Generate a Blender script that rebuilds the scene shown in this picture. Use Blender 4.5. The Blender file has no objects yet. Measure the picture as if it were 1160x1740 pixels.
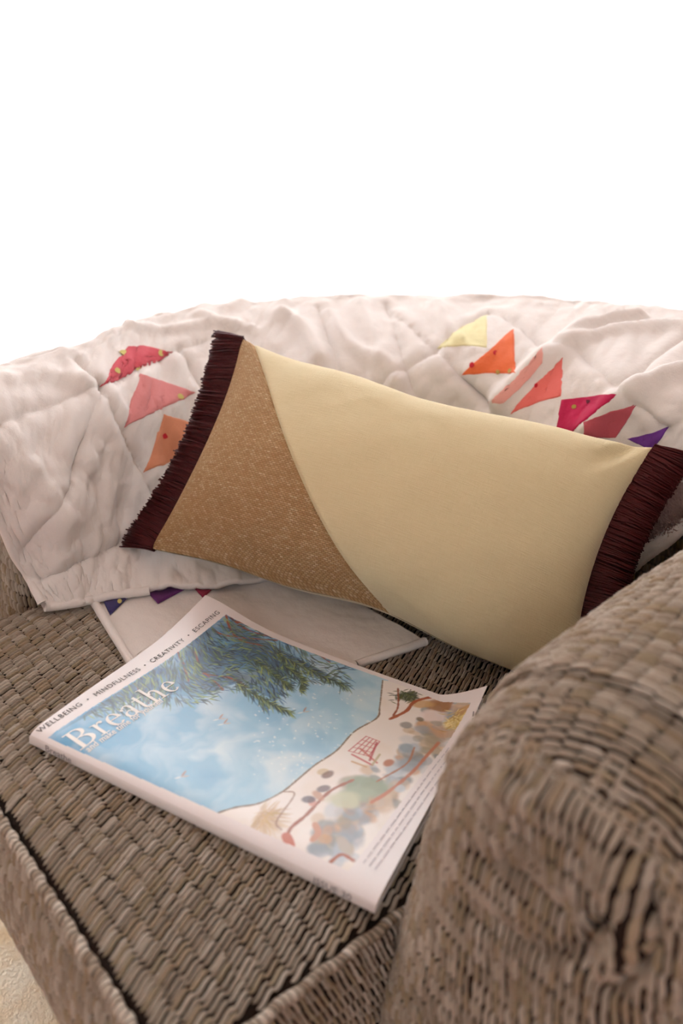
import bpy, math, random
import numpy as np
from mathutils import Vector, Matrix
from mathutils.bvhtree import BVHTree
random.seed(7); RNG = np.random.default_rng(7)
SC = bpy.context.scene; COL = SC.collection

# ------------------------------------------------------------------ camera
FPX = 1350.0                       # focal length in pixels of the 1160x1740 frame
UPC = Vector((0.11, -0.912, -0.395)).normalized()      # world up in camera axes (x right, y down, z forward)
FWC = (Vector((0, 0, 1)) - UPC * UPC.z).normalized()
RTC = FWC.cross(UPC)
Q = 0.70710678
def c2w(v):                        # camera axes -> world direction (world: chair axes, x right, y to chair back)
    r, f, u = v.dot(RTC), v.dot(FWC), v.dot(UPC)
    return Vector((Q * (r - f), Q * (r + f), u))
CAM = Vector((0.20930, -0.14071, 0.87))
cd = bpy.data.cameras.new('camera'); cam = bpy.data.objects.new('camera', cd); COL.objects.link(cam)
cx, cy, cz = c2w(Vector((1, 0, 0))), c2w(Vector((0, -1, 0))), c2w(Vector((0, 0, -1)))
cam.matrix_world = Matrix(((cx.x, cy.x, cz.x, CAM.x), (cx.y, cy.y, cz.y, CAM.y), (cx.z, cy.z, cz.z, CAM.z), (0, 0, 0, 1)))
cd.sensor_fit = 'VERTICAL'; cd.sensor_height = 36.0; cd.sensor_width = 24.0; cd.lens = 36.0 * FPX / 1740.0
cd.clip_start = 0.02; cd.clip_end = 200
cd.dof.use_dof = True; cd.dof.focus_distance = 0.70; cd.dof.aperture_fstop = 4.0
SC.camera = cam

# ------------------------------------------------------------------ light and exposure
SKY = 3.6
wd = bpy.data.worlds.new('sky'); SC.world = wd; wd.use_nodes = True
bg = wd.node_tree.nodes['Background']; bg.inputs[0].default_value = (0.955, 0.97, 1.0, 1); bg.inputs[1].default_value = SKY
SC.view_settings.view_transform = 'Standard'; SC.view_settings.look = 'None'
SC.view_settings.gamma = 1.0; SC.view_settings.use_curve_mapping = False
SC.view_settings.exposure = 0.68
SC.cycles.use_denoising = True
SC.cycles.max_bounces = 8; SC.cycles.diffuse_bounces = 4; SC.cycles.transparent_max_bounces = 12

# ------------------------------------------------------------------ helpers
def ray(px, py): return c2w(Vector(((px - 580) / FPX, (py - 870) / FPX, 1.0)))
def atz(px, py, z):                # point of the horizontal plane z seen at a pixel of the photograph
    r = ray(px, py); return CAM + r * ((z - CAM.z) / r.z)
def aty(px, py, y):
    r = ray(px, py); return CAM + r * ((y - CAM.y) / r.y)
def W(a, d, z): return Vector((-a, d, z))
def lin(c):
    c = np.asarray(c, float) / 255.0
    return np.where(c <= 0.04045, c / 12.92, ((c + 0.055) / 1.055) ** 2.4)
def L4(r, g, b): return (*[float(v) for v in lin((r, g, b))], 1.0)

class NT:
    def __init__(s, name, rough=0.8, spec=0.3):
        s.m = bpy.data.materials.new(name); s.m.use_nodes = True
        s.t = s.m.node_tree; s.n = s.t.nodes; s.b = s.n['Principled BSDF']
        s.b.inputs['Roughness'].default_value = rough; s.b.inputs['Specular IOR Level'].default_value = spec
    def node(s, typ, **kw):
        n = s.n.new(typ)
        for k, v in kw.items(): setattr(n, k, v)
        return n
    def put(s, sock, v):
        if isinstance(v, bpy.types.NodeSocket): s.t.links.new(v, sock)
        elif v is not None: sock.default_value = v
    def M(s, op, a, b=None, c=None, clamp=False):
        n = s.node('ShaderNodeMath', operation=op, use_clamp=clamp)
        for i, v in enumerate((a, b, c)): s.put(n.inputs[i], v)
        return n.outputs[0]
    def mix(s, f, a, b, mode='MIX'):
        n = s.node('ShaderNodeMix', data_type='RGBA', blend_type=mode)
        s.put(n.inputs[0], f); s.put(n.inputs[6], a); s.put(n.inputs[7], b); return n.outputs[2]
    def uv(s):
        n = s.node('ShaderNodeUVMap', uv_map='UVMap'); x = s.node('ShaderNodeSeparateXYZ'); s.t.links.new(n.outputs[0], x.inputs[0])
        return n.outputs[0], x.outputs[0], x.outputs[1]
    def noise(s, vec, scale, detail=3.0, rough=0.55):
        n = s.node('ShaderNodeTexNoise'); s.put(n.inputs['Vector'], vec); n.inputs['Scale'].default_value = scale
        n.inputs['Detail'].default_value = detail; n.inputs['Roughness'].default_value = rough; return n.outputs[0]
    def white(s, vec):
        n = s.node('ShaderNodeTexWhiteNoise', noise_dimensions='3D'); s.put(n.inputs['Vector'], vec); return n.outputs[0]
    def xyz(s, x, y, z=0.0):
        n = s.node('ShaderNodeCombineXYZ')
        for i, v in enumerate((x, y, z)): s.put(n.inputs[i], v)
        return n.outputs[0]
    def ramp(s, f, *st):
        n = s.node('ShaderNodeValToRGB'); e = n.color_ramp.elements
        while len(e) < len(st): e.new(0.5)
        for i, (p, c) in enumerate(st): e[i].position = p; e[i].color = c
        s.put(n.inputs[0], f); return n.outputs[0]
    def color(s, v): s.put(s.b.inputs['Base Color'], v); return s
    def bump(s, h, dist, strength=1.0):
        n = s.node('ShaderNodeBump'); n.inputs['Strength'].default_value = strength; n.inputs['Distance'].default_value = dist
        s.put(n.inputs['Height'], h); s.t.links.new(n.outputs[0], s.b.inputs['Normal']); return s
    def obj(s): return s.node('ShaderNodeTexCoord').outputs['Object']

def plain(name, rgb, rough=0.8, spec=0.3, nz=0.0, nscale=60.0, bumpd=0.0):
    m = NT(name, rough, spec); c = L4(*rgb)
    if nz:
        f = m.noise(m.obj(), nscale)
        m.color(m.mix(f, tuple(v * (1 - nz) for v in c[:3]) + (1,), tuple(min(1, v * (1 + nz)) for v in c[:3]) + (1,)))
        if bumpd: m.bump(f, bumpd)
    else: m.color(c)
    return m.m

def mesh_obj(name, verts, faces, mat, parent=None, uvs=None, smooth=True, midx=None, cols=None):
    me = bpy.data.meshes.new(name)
    verts = np.asarray(verts, np.float32)
    me.from_pydata(verts.tolist() if len(verts) < 2000 else [], [], faces if len(verts) < 2000 else []) if len(verts) < 2000 else fast_mesh(me, verts, faces)
    for m in (mat if isinstance(mat, (list, tuple)) else [mat]): me.materials.append(m)
    if midx is not None: me.polygons.foreach_set('material_index', np.asarray(midx, np.int32))
    vi = np.zeros(len(me.loops), np.int32); me.loops.foreach_get('vertex_index', vi)
    if uvs is not None:
        l = me.uv_layers.new(name='UVMap'); l.data.foreach_set('uv', np.asarray(uvs, np.float32)[vi].ravel())
    if cols is not None:
        a = me.color_attributes.new('Col', 'FLOAT_COLOR', 'POINT')
        a.data.foreach_set('color', np.c_[cols, np.ones(len(cols))].astype(np.float32).ravel())
    me.polygons.foreach_set('use_smooth', np.full(len(me.polygons), smooth))
    me.update()
    o = bpy.data.objects.new(name, me); COL.objects.link(o)
    if parent is not None: o.parent = parent
    return o
def fast_mesh(me, verts, faces):
    f = np.asarray(faces, np.int32); k = f.shape[1]
    me.vertices.add(len(verts)); me.vertices.foreach_set('co', verts.ravel())
    me.loops.add(f.size); me.loops.foreach_set('vertex_index', f.ravel())
    me.polygons.add(len(f)); me.polygons.foreach_set('loop_start', np.arange(0, f.size, k, dtype=np.int32))
    me.polygons.foreach_set('loop_total', np.full(len(f), k, np.int32)); me.update(calc_edges=True)
def gridf(nu, nv, closed_u=False):   # faces of a grid whose vertex index is i*nv + j
    i = np.arange(nu if closed_u else nu - 1); j = np.arange(nv - 1)
    I, J = np.meshgrid(i, j, indexing='ij'); I2 = (I + 1) % nu
    return np.stack([I * nv + J, I2 * nv + J, I2 * nv + J + 1, I * nv + J + 1], -1).reshape(-1, 4)
class MB:                            # joins shapes of one part
    def __init__(s): s.v = []; s.f = []; s.u = []; s.mi = []; s.n = 0
    def add(s, v, f, u=None, mi=0):
        v = np.asarray(v, float).reshape(-1, 3); s.v.append(v); s.f += [tuple(int(q) + s.n for q in t) for t in f]
        s.u.append(np.zeros((len(v), 2)) if u is None else np.asarray(u, float)); s.mi += [mi] * len(f); s.n += len(v)
    def box(s, lo, hi, R=None):
        v = np.array([[x, y, z] for x in (lo[0], hi[0]) for y in (lo[1], hi[1]) for z in (lo[2], hi[2])], float)
        if R is not None: v = np.array([R(*p) for p in v])
        s.add(v, [(0, 1, 3, 2), (4, 6, 7, 5), (0, 4, 5, 1), (2, 3, 7, 6), (0, 2, 6, 4), (1, 5, 7, 3)])
    def build(s, name, mat, parent=None, smooth=True):
        v = np.concatenate(s.v); u = np.concatenate(s.u)
        me = bpy.data.meshes.new(name); me.from_pydata(v.tolist(), [], s.f)
        for m in (mat if isinstance(mat, (list, tuple)) else [mat]): me.materials.append(m)
        me.polygons.foreach_set('material_index', np.asarray(s.mi, np.int32))
        vi = np.zeros(len(me.loops), np.int32); me.loops.foreach_get('vertex_index', vi)
        me.uv_layers.new(name='UVMap').data.foreach_set('uv', u[vi].astype(np.float32).ravel())
        me.polygons.foreach_set('use_smooth', np.full(len(me.polygons), smooth)); me.update()
        o = bpy.data.objects.new(name, me); COL.objects.link(o)
        if parent is not None: o.parent = parent
        return o
def frames(path):
    p = np.asarray(path, float); t = np.gradient(p, axis=0); t /= np.linalg.norm(t, axis=1)[:, None] + 1e-12
    up = np.array([0, 0, 1.0]); n = np.cross(t, up); l = np.linalg.norm(n, axis=1)
    n[l < 1e-3] = (1, 0, 0); n /= np.linalg.norm(n, axis=1)[:, None]
    return p, t, n, np.cross(n, t)
def tube(path, r, k=8):              # verts, faces, uv (u = metres along, v = metres around)
    p, t, n, b = frames(path); m = len(p)
    r = np.broadcast_to(np.asarray(r, float), (m,))
    a = np.linspace(0, 2 * math.pi, k, endpoint=False)
    v = p[:, None] + (n[:, None] * np.cos(a)[None, :, None] + b[:, None] * np.sin(a)[None, :, None]) * r[:, None, None]
    L = np.r_[0, np.cumsum(np.linalg.norm(np.diff(p, axis=0), axis=1))]
    uv = np.stack(np.broadcast_arrays(L[:, None], (a * r.mean())[None, :]), -1).reshape(-1, 2)
    f = [(i * k + j, i * k + (j + 1) % k, (i + 1) * k + (j + 1) % k, (i + 1) * k + j) for i in range(m - 1) for j in range(k)]
    f += [tuple(range(k)), tuple((m - 1) * k + q for q in range(k))[::-1]]
    return v.reshape(-1, 3), f, uv
def catmull(P, t):                   # P (n, ...) control points, t in [0, n-1]
    P = np.asarray(P, float); n = len(P); t = np.clip(np.asarray(t, float), 0, n - 1 - 1e-9); i = t.astype(int); f = t - i
    g = lambda k: P[np.clip(k, 0, n - 1)]
    f = f.reshape(f.shape + (1,) * (P.ndim - 1))
    a, b, c, d = g(i - 1), g(i), g(i + 1), g(i + 2)
    a = np.where((i == 0).reshape(f.shape), 2 * b - c, a); d = np.where((i >= n - 2).reshape(f.shape), 2 * c - b, d)
    return 0.5 * (2 * b + (c - a) * f + (2 * a - 5 * b + 4 * c - d) * f * f + (3 * b - a - 3 * c + d) * f ** 3)
def vnoise(x, y, seed=0):            # smooth value noise, numpy
    def h(i, j):
        q = np.sin(i * 127.1 + j * 311.7 + seed * 74.7) * 43758.5453; return q - np.floor(q)
    i, j = np.floor(x), np.floor(y); u, v = x - i, y - j
    u = u * u * (3 - 2 * u); v = v * v * (3 - 2 * v)
    return (h(i, j) * (1 - u) + h(i + 1, j) * u) * (1 - v) + (h(i, j + 1) * (1 - u) + h(i + 1, j + 1) * u) * v - 0.5
def fbm(x, y, seed=0, o=4):
    s = 0; a = 1.0
    for k in range(o): s = s + a * vnoise(x * 2 ** k, y * 2 ** k, seed + k * 3); a *= 0.5
    return s
def grid_normals(G):
    du = np.gradient(G, axis=0); dv = np.gradient(G, axis=1); n = np.cross(du, dv)
    return n / (np.linalg.norm(n, axis=2)[..., None] + 1e-12)
def tag(o, label=None, cat=None, group=None, kind=None):
    for k, v in (('label', label), ('category', cat), ('group', group), ('kind', kind)):
        if v: o[k] = v
    return o
def empty(name, loc):
    o = bpy.data.objects.new(name, None); COL.objects.link(o); o.location = loc; o.empty_display_size = 0.05
    return o
def under(root, *objs):              # parent meshes already built in world coordinates
    for o in objs:
        o.parent = root; o.matrix_parent_inverse = Matrix.Translation(-root.location)

# ------------------------------------------------------------------ materials
def weave(name, wl=0.015, wh=0.0050):      # chunky basket weave: short slubs stacked in columns (uv in metres: u along slub)
    m = NT(name, 0.85, 0.25); uvv, u, v = m.uv()
    wob = m.noise(uvv, 45.0, 2.0); wob2 = m.noise(uvv, 260.0, 2.0)
    U = m.M('ADD', m.M('DIVIDE', u, wl), m.M('MULTIPLY', m.M('SUBTRACT', wob, 0.5), 0.5))
    i = m.M('FLOOR', U); fu = m.M('SUBTRACT', U, i)
    skew = m.M('MULTIPLY', m.M('SUBTRACT', fu, 0.5), 0.55)
    V = m.M('ADD', m.M('ADD', m.M('DIVIDE', v, wh), m.M('MULTIPLY', m.M('MODULO', i, 2.0), 0.5)), m.M('ADD', skew, m.M('MULTIPLY', m.M('SUBTRACT', wob2, 0.5), 0.7)))
    j = m.M('FLOOR', V); fv = m.M('SUBTRACT', V, j)
    a = m.M('ABSOLUTE', m.M('SUBTRACT', m.M('MULTIPLY', fu, 2.0), 1.0)); b = m.M('ABSOLUTE', m.M('SUBTRACT', m.M('MULTIPLY', fv, 2.0), 1.0))
    hu = m.M('SUBTRACT', 1.0, m.M('POWER', a, 5.0)); hv = m.M('SUBTRACT', 1.0, m.M('POWER', b, 2.2))
    h = m.M('MULTIPLY', hu, hv)
    rnd = m.white(m.xyz(i, j, 1.0)); rnd2 = m.white(m.xyz(i, j, 5.0)); fine = m.noise(uvv, 900.0, 3.0)
    hh = m.M('ADD', m.M('MULTIPLY', h, m.M('ADD', 0.72, m.M('MULTIPLY', rnd, 0.28))), m.M('MULTIPLY', fine, 0.12))
    slub = m.ramp(rnd, (0.0, L4(134, 113, 92)), (0.45, L4(168, 148, 126)), (0.85, L4(190, 174, 154)), (1.0, L4(206, 193, 176)))
    slub = m.mix(m.M('GREATER_THAN', rnd2, 0.90), slub, L4(140, 116, 68))
    slub = m.mix(m.M('MULTIPLY', fine, 0.35), slub, L4(90, 72, 58))
    gap = m.mix(rnd2, L4(50, 38, 32), L4(76, 52, 36))
    m.color(m.mix(m.M('SMOOTH_MIN', m.M('MULTIPLY', h, 1.75), 1.0, 0.15, clamp=True), gap, slub))
    m.bump(hh, 0.0032, 1.0); m.b.inputs['Sheen Weight'].default_value = 0.15
    return m.m
M_WEAVE = weave('woven upholstery')
def m_piping():
    m = NT('woven piping', 0.85, 0.25); uvv, u, v = m.uv()
    s = m.M('ADD', m.M('DIVIDE', u, 0.0042), m.M('ADD', m.M('DIVIDE', v, 0.02), m.M('MULTIPLY', m.noise(uvv, 120.0), 0.8)))
    j = m.M('FLOOR', s); fr = m.M('SUBTRACT', s, j); b = m.M('ABSOLUTE', m.M('SUBTRACT', m.M('MULTIPLY', fr, 2.0), 1.0))
    h = m.M('SUBTRACT', 1.0, m.M('POWER', b, 2.5)); r = m.white(m.xyz(j, 0.0, 0.0))
    m.color(m.mix(m.M('MULTIPLY', h, 1.5, clamp=True), L4(52, 42, 38), m.mix(r, L4(140, 122, 104), L4(206, 194, 180))))
    m.bump(h, 0.0015); return m.m
M_PIPE = m_piping()
def m_cotton(name, rgb, rough=0.85):
    m = NT(name, rough, 0.2); uvv, u, v = m.uv()
    n = m.noise(m.obj(), 38.0, 5.0); f = m.noise(m.obj(), 700.0, 2.0)
    m.color(m.mix(m.M('MULTIPLY', f, 0.2), L4(*rgb), L4(*[int(c * 0.85) for c in rgb])))
    m.bump(m.M('ADD', n, m.M('MULTIPLY', f, 0.06)), 0.004, 0.5)
    m.b.inputs['Sheen Weight'].default_value = 0.1
    return m.m
M_QUILT = m_cotton('white quilting cotton', (228, 220, 216))
def m_plainpanel():
    m = NT('cream slub cotton', 0.9, 0.15); uvv, u, v = m.uv()
    t1 = m.noise(m.xyz(m.M('MULTIPLY', u, 60.0), m.M('MULTIPLY', v, 900.0)), 1.0, 3.0)
    t2 = m.noise(m.xyz(m.M('MULTIPLY', u, 900.0), m.M('MULTIPLY', v, 90.0)), 1.0, 2.0)
    f = m.M('ADD', m.M('MULTIPLY', t1, 0.65), m.M('MULTIPLY', t2, 0.35))
    m.color(m.mix(f, L4(208, 190, 146), L4(228, 214, 178))); m.bump(f, 0.0012, 0.8)
    m.b.inputs['Sheen Weight'].default_value = 0.2
    return m.m
M_CREAM = m_plainpanel()
def m_coarse():
    m = NT('tan coarse weave', 0.88, 0.2); uvv, u, v = m.uv()
    V = m.M('DIVIDE', v, 0.0021); j = m.M('FLOOR', V); fv = m.M('SUBTRACT', V, j)
    U = m.M('ADD', m.M('DIVIDE', u, 0.0046), m.M('ADD', m.M('MULTIPLY', m.M('MODULO', j, 2.0), 0.5), m.M('MULTIPLY', m.noise(uvv, 90.0), 0.5)))
    i = m.M('FLOOR', U); fu = m.M('SUBTRACT', U, i)
    a = m.M('ABSOLUTE', m.M('SUBTRACT', m.M('MULTIPLY', fu, 2.0), 1.0)); b = m.M('ABSOLUTE', m.M('SUBTRACT', m.M('MULTIPLY', fv, 2.0), 1.0))
    h = m.M('MULTIPLY', m.M('SUBTRACT', 1.0, m.M('POWER', a, 3.0)), m.M('SUBTRACT', 1.0, m.M('POWER', b, 2.0)))
    r = m.white(m.xyz(i, j, 2.0)); f = m.noise(uvv, 1500.0)
    th = m.ramp(r, (0.0, L4(196, 156, 112)), (0.6, L4(208, 172, 128)), (0.93, L4(216, 184, 142)), (1.0, L4(226, 200, 160)))
    m.color(m.mix(m.M('MULTIPLY', h, 1.6, clamp=True), L4(180, 138, 96), th))
    m.bump(m.M('ADD', h, m.M('MULTIPLY', f, 0.2)), 0.0014); return m.m
M_TAN = m_coarse()
M_FRINGE = NT('burgundy fringe', 0.55, 0.35); M_FRINGE.color(L4(70, 4, 12)); M_FRINGE = M_FRINGE.m
M_PAGE = plain('paper pages', (232, 226, 222), 0.7, 0.3)
def m_cover():
    m = NT('printed cover', 0.32, 0.5)
    a = m.node('ShaderNodeVertexColor', layer_name='Col'); m.color(a.outputs[0])
    m.b.inputs['Coat Weight'].default_value = 0.5; m.b.inputs['Coat Roughness'].default_value = 0.25
    return m.m
M_COVER = m_cover()
M_SPINE = plain('white spine card', (222, 214, 212), 0.4, 0.5)
M_INKW = plain('white ink', (246, 244, 242), 0.35, 0.5); M_INKD = plain('dark ink', (66, 62, 66), 0.4, 0.5); M_INKG = plain('grey ink', (120, 116, 120), 0.4, 0.5)
M_FUR = plain('pinkish fleece', (178, 152, 146), 0.9, 0.2, 0.2, 80)
M_WALL = plain('painted plaster', (236, 230, 222), 0.9, 0.2, 0.03, 6)
M_WOOD = plain('dark wood', (70, 42, 28), 0.5, 0.4, 0.2, 20)
M_FRAME = plain('white frame paint', (238, 238, 238), 0.5, 0.4)

M_GAP = plain('dark ground yarn', (34, 24, 19), 0.9, 0.15, 0.25, 400)
def m_slub():
    m = NT('slub yarn', 0.85, 0.25); a = m.node('ShaderNodeVertexColor', layer_name='Col'); uvv, u, v = m.uv()
    f = m.noise(m.xyz(m.M('MULTIPLY', u, 260.0), m.M('MULTIPLY', v, 1600.0)), 1.0, 3.0)
    m.color(m.mix(m.M('MULTIPLY', f, 0.40), a.outputs[0], L4(104, 88, 74))); m.bump(f, 0.0009, 0.8)
    m.b.inputs['Sheen Weight'].default_value = 0.35; m.b.inputs['Sheen Roughness'].default_value = 0.35; return m.m
M_SLUB = m_slub()
YARN = lin([(126, 110, 94), (142, 127, 111), (155, 141, 125), (164, 151, 136), (174, 161, 146), (146, 122, 90), (158, 142, 125), (184, 173, 160), (140, 122, 88)])
YARN = (YARN.mean(0) + 0.6 * (YARN - YARN.mean(0))) * 1.40; YARN = YARN * 0.82 + 0.18 * YARN.mean(1, keepdims=True)
def slubs(P, N, Um, Vm, parent, u0, u1, v0, v1, wl=0.0125, wh=0.0041, h=0.0032, seed=1, K=7, C=5, skew=0.5):
    # cord pieces lying on a surface grid: stacked along axis 0 (metres Um), lengthwise along axis 1 (metres Vm)
    rng = np.random.default_rng(seed); nc = int((v1 - v0) / wl); nr = int((u1 - u0) / wh)
    c, r, t, q = np.meshgrid(np.arange(nc), np.arange(nr), np.linspace(-0.60, 0.60, K), np.linspace(0, math.pi, C), indexing='ij')
    sh = (nc, nr, 1, 1); rn = lambda sc: rng.normal(0, sc, sh)
    tap = np.clip(1 - np.abs(t / 0.60) ** 3.2, 0, 1) ** 0.6 * (0.94 + rn(0.06)) + 0.10
    vv = v0 + (c + 0.5 + rn(0.05) + t) * wl
    uu = u0 + (r + 0.5 * (c % 2)) * wh + wh * (skew * t + 0.5 * skew * np.sin(t * 4.6) + 0.8 * vnoise(c * 0.7 + 3, r * 0.13, seed) + rn(0.07)) + np.cos(q) * wh * 0.345 * tap
    hh = np.sin(q) * h * tap * (1 + rn(0.12)) - 0.0004
    fu = np.interp(uu, Um, np.arange(len(Um))); fv = np.interp(vv, Vm, np.arange(len(Vm)))
    i = np.clip(fu.astype(int), 0, len(Um) - 2); j = np.clip(fv.astype(int), 0, len(Vm) - 2); a = (fu - i)[..., None]; b = (fv - j)[..., None]
    bl = lambda A: (A[i, j] * (1 - a) + A[i + 1, j] * a) * (1 - b) + (A[i, j + 1] * (1 - a) + A[i + 1, j + 1] * a) * b
    V = bl(P) + bl(N) * hh[..., None]
    ok = np.isfinite(V).all(axis=(2, 3, 4)) & (uu.min((2, 3)) > Um[0]) & (uu.max((2, 3)) < Um[-1]) & (vv.min((2, 3)) > Vm[0] - 0.002) & (vv.max((2, 3)) < Vm[-1] + 0.002)
    V = V[ok]; n = len(V); UV = np.stack([vv, uu], -1)[ok]
    col = YARN[rng.integers(0, len(YARN), n)] * rng.uniform(0.92, 1.07, (n, 1)); col = np.repeat(col, K * C, axis=0)
    F = (gridf(K, C)[None] + (np.arange(n) * K * C)[:, None, None]).reshape(-1, 4)
    o = mesh_obj('woven_yarn', V.reshape(-1, 3), F, M_SLUB, uvs=UV.reshape(-1, 2), cols=col); o['kind'] = 'stuff'; o.parent = parent
    return o

# ------------------------------------------------------------------ the room (turned 45 degrees to the chair)
def room(rx, ry, z): return (CAM.x + Q * (rx - ry), CAM.y + Q * (rx + ry), z)
WIN = 2.0; XL, XR, YB, HC = -2.3, 2.3, -2.6, 2.6
def struct(name, mat, *boxes):
    m = MB()
    for lo, hi in boxes: m.box(lo, hi, room)
    return tag(m.build(name, mat, smooth=False), kind='structure')
def m_floor():
    m = NT('terracotta floor', 0.5, 0.4); o = m.obj()
    m.color(m.mix(m.noise(o, 5.0, 4.0), L4(168, 84, 44), L4(200, 112, 66))); m.bump(m.noise(o, 60.0), 0.001); return m.m
floor = struct('floor', m_floor(), ((XL, YB, -0.06), (XR, WIN + 0.1, 0.0)))
struct('ceiling', M_WALL, ((XL, YB, HC), (XR, WIN + 0.1, HC + 0.1)))
struct('wall_left', M_WALL, ((XL - 0.12, YB, 0), (XL, WIN + 0.1, HC)))
struct('wall_right', M_WALL, ((XR, YB, 0), (XR + 0.12, WIN + 0.1, HC)))
WX = 2.0
struct('wall_back', M_WALL, ((XL, WIN, 0), (-WX, WIN + 0.1, HC)), ((WX, WIN, 0), (XR, WIN + 0.1, HC)), ((-WX, WIN, 2.35), (WX, WIN + 0.1, HC)))
FX0, FX1, FZ0, FZ1 = -1.2, -0.1, 0.95, 2.1       # unseen window behind the camera, added for front fill light
struct('wall_front', M_WALL, ((XL, YB - 0.1, 0), (FX0, YB, HC)), ((FX1, YB - 0.1, 0), (XR, YB, HC)), ((FX0, YB - 0.1, 0), (FX1, YB, FZ0)), ((FX0, YB - 0.1, FZ1), (FX1, YB, HC)))
def m_glass():
    m = NT('clear pane', 0.05, 0.5); tr = m.node('ShaderNodeBsdfTransparent'); gl = m.node('ShaderNodeBsdfGlossy'); gl.inputs['Roughness'].default_value = 0.02
    mx = m.node('ShaderNodeMixShader'); mx.inputs[0].default_value = 0.05
    m.t.links.new(tr.outputs[0], mx.inputs[1]); m.t.links.new(gl.outputs[0], mx.inputs[2])
    m.t.links.new(mx.outputs[0], m.n['Material Output'].inputs[0]); return m.m
M_GLASS = m_glass()
w1 = struct('window_1', M_FRAME, ((-WX, WIN + 0.03, 0), (-WX + 0.06, WIN + 0.08, 2.35)), ((WX - 0.06, WIN + 0.03, 0), (WX, WIN + 0.08, 2.35)),
            ((-WX, WIN + 0.03, 2.29), (WX, WIN + 0.08, 2.35)), ((-WX, WIN + 0.03, 0), (WX, WIN + 0.08, 0.05)))
mb = MB(); mb.box((-WX + 0.05, WIN + 0.05, 0.04), (WX - 0.05, WIN + 0.056, 2.3), room); mb.build('pane', M_GLASS, w1, False)
w2 = struct('fill_window', M_FRAME, ((FX0, YB - 0.07, FZ0), (FX0 + 0.05, YB - 0.02, FZ1)), ((FX1 - 0.05, YB - 0.07, FZ0), (FX1, YB - 0.02, FZ1)),
            ((FX0, YB - 0.07, FZ1 - 0.05), (FX1, YB - 0.02, FZ1)), ((FX0, YB - 0.07, FZ0), (FX1, YB - 0.02, FZ0 + 0.05)))
mb = MB(); mb.box((FX0 + 0.04, YB - 0.05, FZ0 + 0.04), (FX1 - 0.04, YB - 0.044, FZ1 - 0.04), room); mb.build('pane', M_GLASS, w2, False)
# rug in front of the chair
def m_rug():
    m = NT('cream rug', 0.95, 0.1); o = m.obj()
    m.color(m.mix(m.ramp(m.noise(o, 22.0, 4.0), (0.35, (0, 0, 0, 1)), (0.7, (1, 1, 1, 1))), L4(250, 238, 216), L4(232, 204, 164)))
    m.bump(m.noise(o, 220.0), 0.004); return m.m
E1, E2 = atz(-300, 1260, 0.012), atz(40, 1575, 0.012)
dirn = (E2 - E1).normalized(); nrm = Vector((dirn.y, -dirn.x, 0))
if nrm.dot(CAM - E1) < 0: nrm = -nrm
n = 24; V = []; 
for i in range(n + 1):
    for j in range(n + 1):
        p = E1 - dirn * 0.3 + dirn * (1.6 * i / n) + nrm * (0.75 * j / n)
        e = min(i, n - i, j, n - j); V.append((p.x, p.y, 0.014 if e > 0 else 0.001))
rug = mesh_obj('rug', V, gridf(n + 1, n + 1).tolist(), m_rug())
tag(rug, 'cream mottled rug on the terracotta floor in front of the armchair', 'rug')

# sheer curtains
def m_sheer():
    m = NT('white sheer voile', 0.9, 0.1)
    tr = m.node('ShaderNodeBsdfTransparent'); tl = m.node('ShaderNodeBsdfTranslucent'); df = m.node('ShaderNodeBsdfDiffuse')
    tl.inputs[0].default_value = (0.93, 0.93, 0.94, 1); df.inputs[0].default_value = (0.93, 0.92, 0.93, 1)
    a = m.node('ShaderNodeMixShader'); b = m.node('ShaderNodeMixShader'); a.inputs[0].default_value = 0.25; b.inputs[0].default_value = 0.5
    m.t.links.new(tl.outputs[0], a.inputs[1]); m.t.links.new(df.outputs[0], a.inputs[2])
    m.t.links.new(tr.outputs[0], b.inputs[1]); m.t.links.new(a.outputs[0], b.inputs[2])
    m.t.links.new(b.outputs[0], m.n['Material Output'].inputs[0]); return m.m
M_SHEER = m_sheer()
def curtain(x0, x1, seed, label):
    nu, nv = 260, 24; u = np.linspace(0, 1, nu); v = np.linspace(0, 1, nv); U, Vv = np.meshgrid(u, v, indexing='ij')
    x = x0 + (x1 - x0) * U; z = 0.02 + 2.33 * Vv
    ph = U * (x1 - x0) * 2 * math.pi / 0.13 + 2.5 * vnoise(U * 7, Vv * 0.7, seed)
    y = WIN - 0.13 + (0.028 + 0.022 * vnoise(U * 5, Vv * 0, seed + 4)) * np.sin(ph) + 0.02 * vnoise(U * 9, Vv * 1.5, seed + 2)
    P = np.array([room(a, b, c) for a, b, c in zip(x.ravel(), y.ravel(), z.ravel())])
    o = empty('curtain', room((x0 + x1) / 2, WIN - 0.13, 0))
    under(o, mesh_obj('sheer_panel', P, gridf(nu, nv), M_SHEER))
    tag(o, label, 'curtain')
curtain(-1.98, -0.41, 1, 'white sheer curtain panel hanging behind the arm under the quilt')
curtain(-0.395, 1.98, 5, 'wide white sheer curtain panel hanging behind the chair back')
mb = MB(); v, f, u = tube([room(-2.1, WIN - 0.13, 2.37), room(2.1, WIN - 0.13, 2.37)], 0.012, 12); mb.add(v, f, u)
rod = mb.build('curtain_rod', M_FRAME); tag(rod, 'slim white rod carrying the sheer curtains', 'curtain rod')
# pale terrace beyond the glass
mb = MB(); mb.box((-8, WIN + 0.12, -0.12), (8, WIN + 12, -0.06), room)
tag(mb.build('terrace', plain('pale paving', (226, 222, 214), 0.9, 0.2, 0.05, 3), smooth=False), kind='structure')

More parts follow.
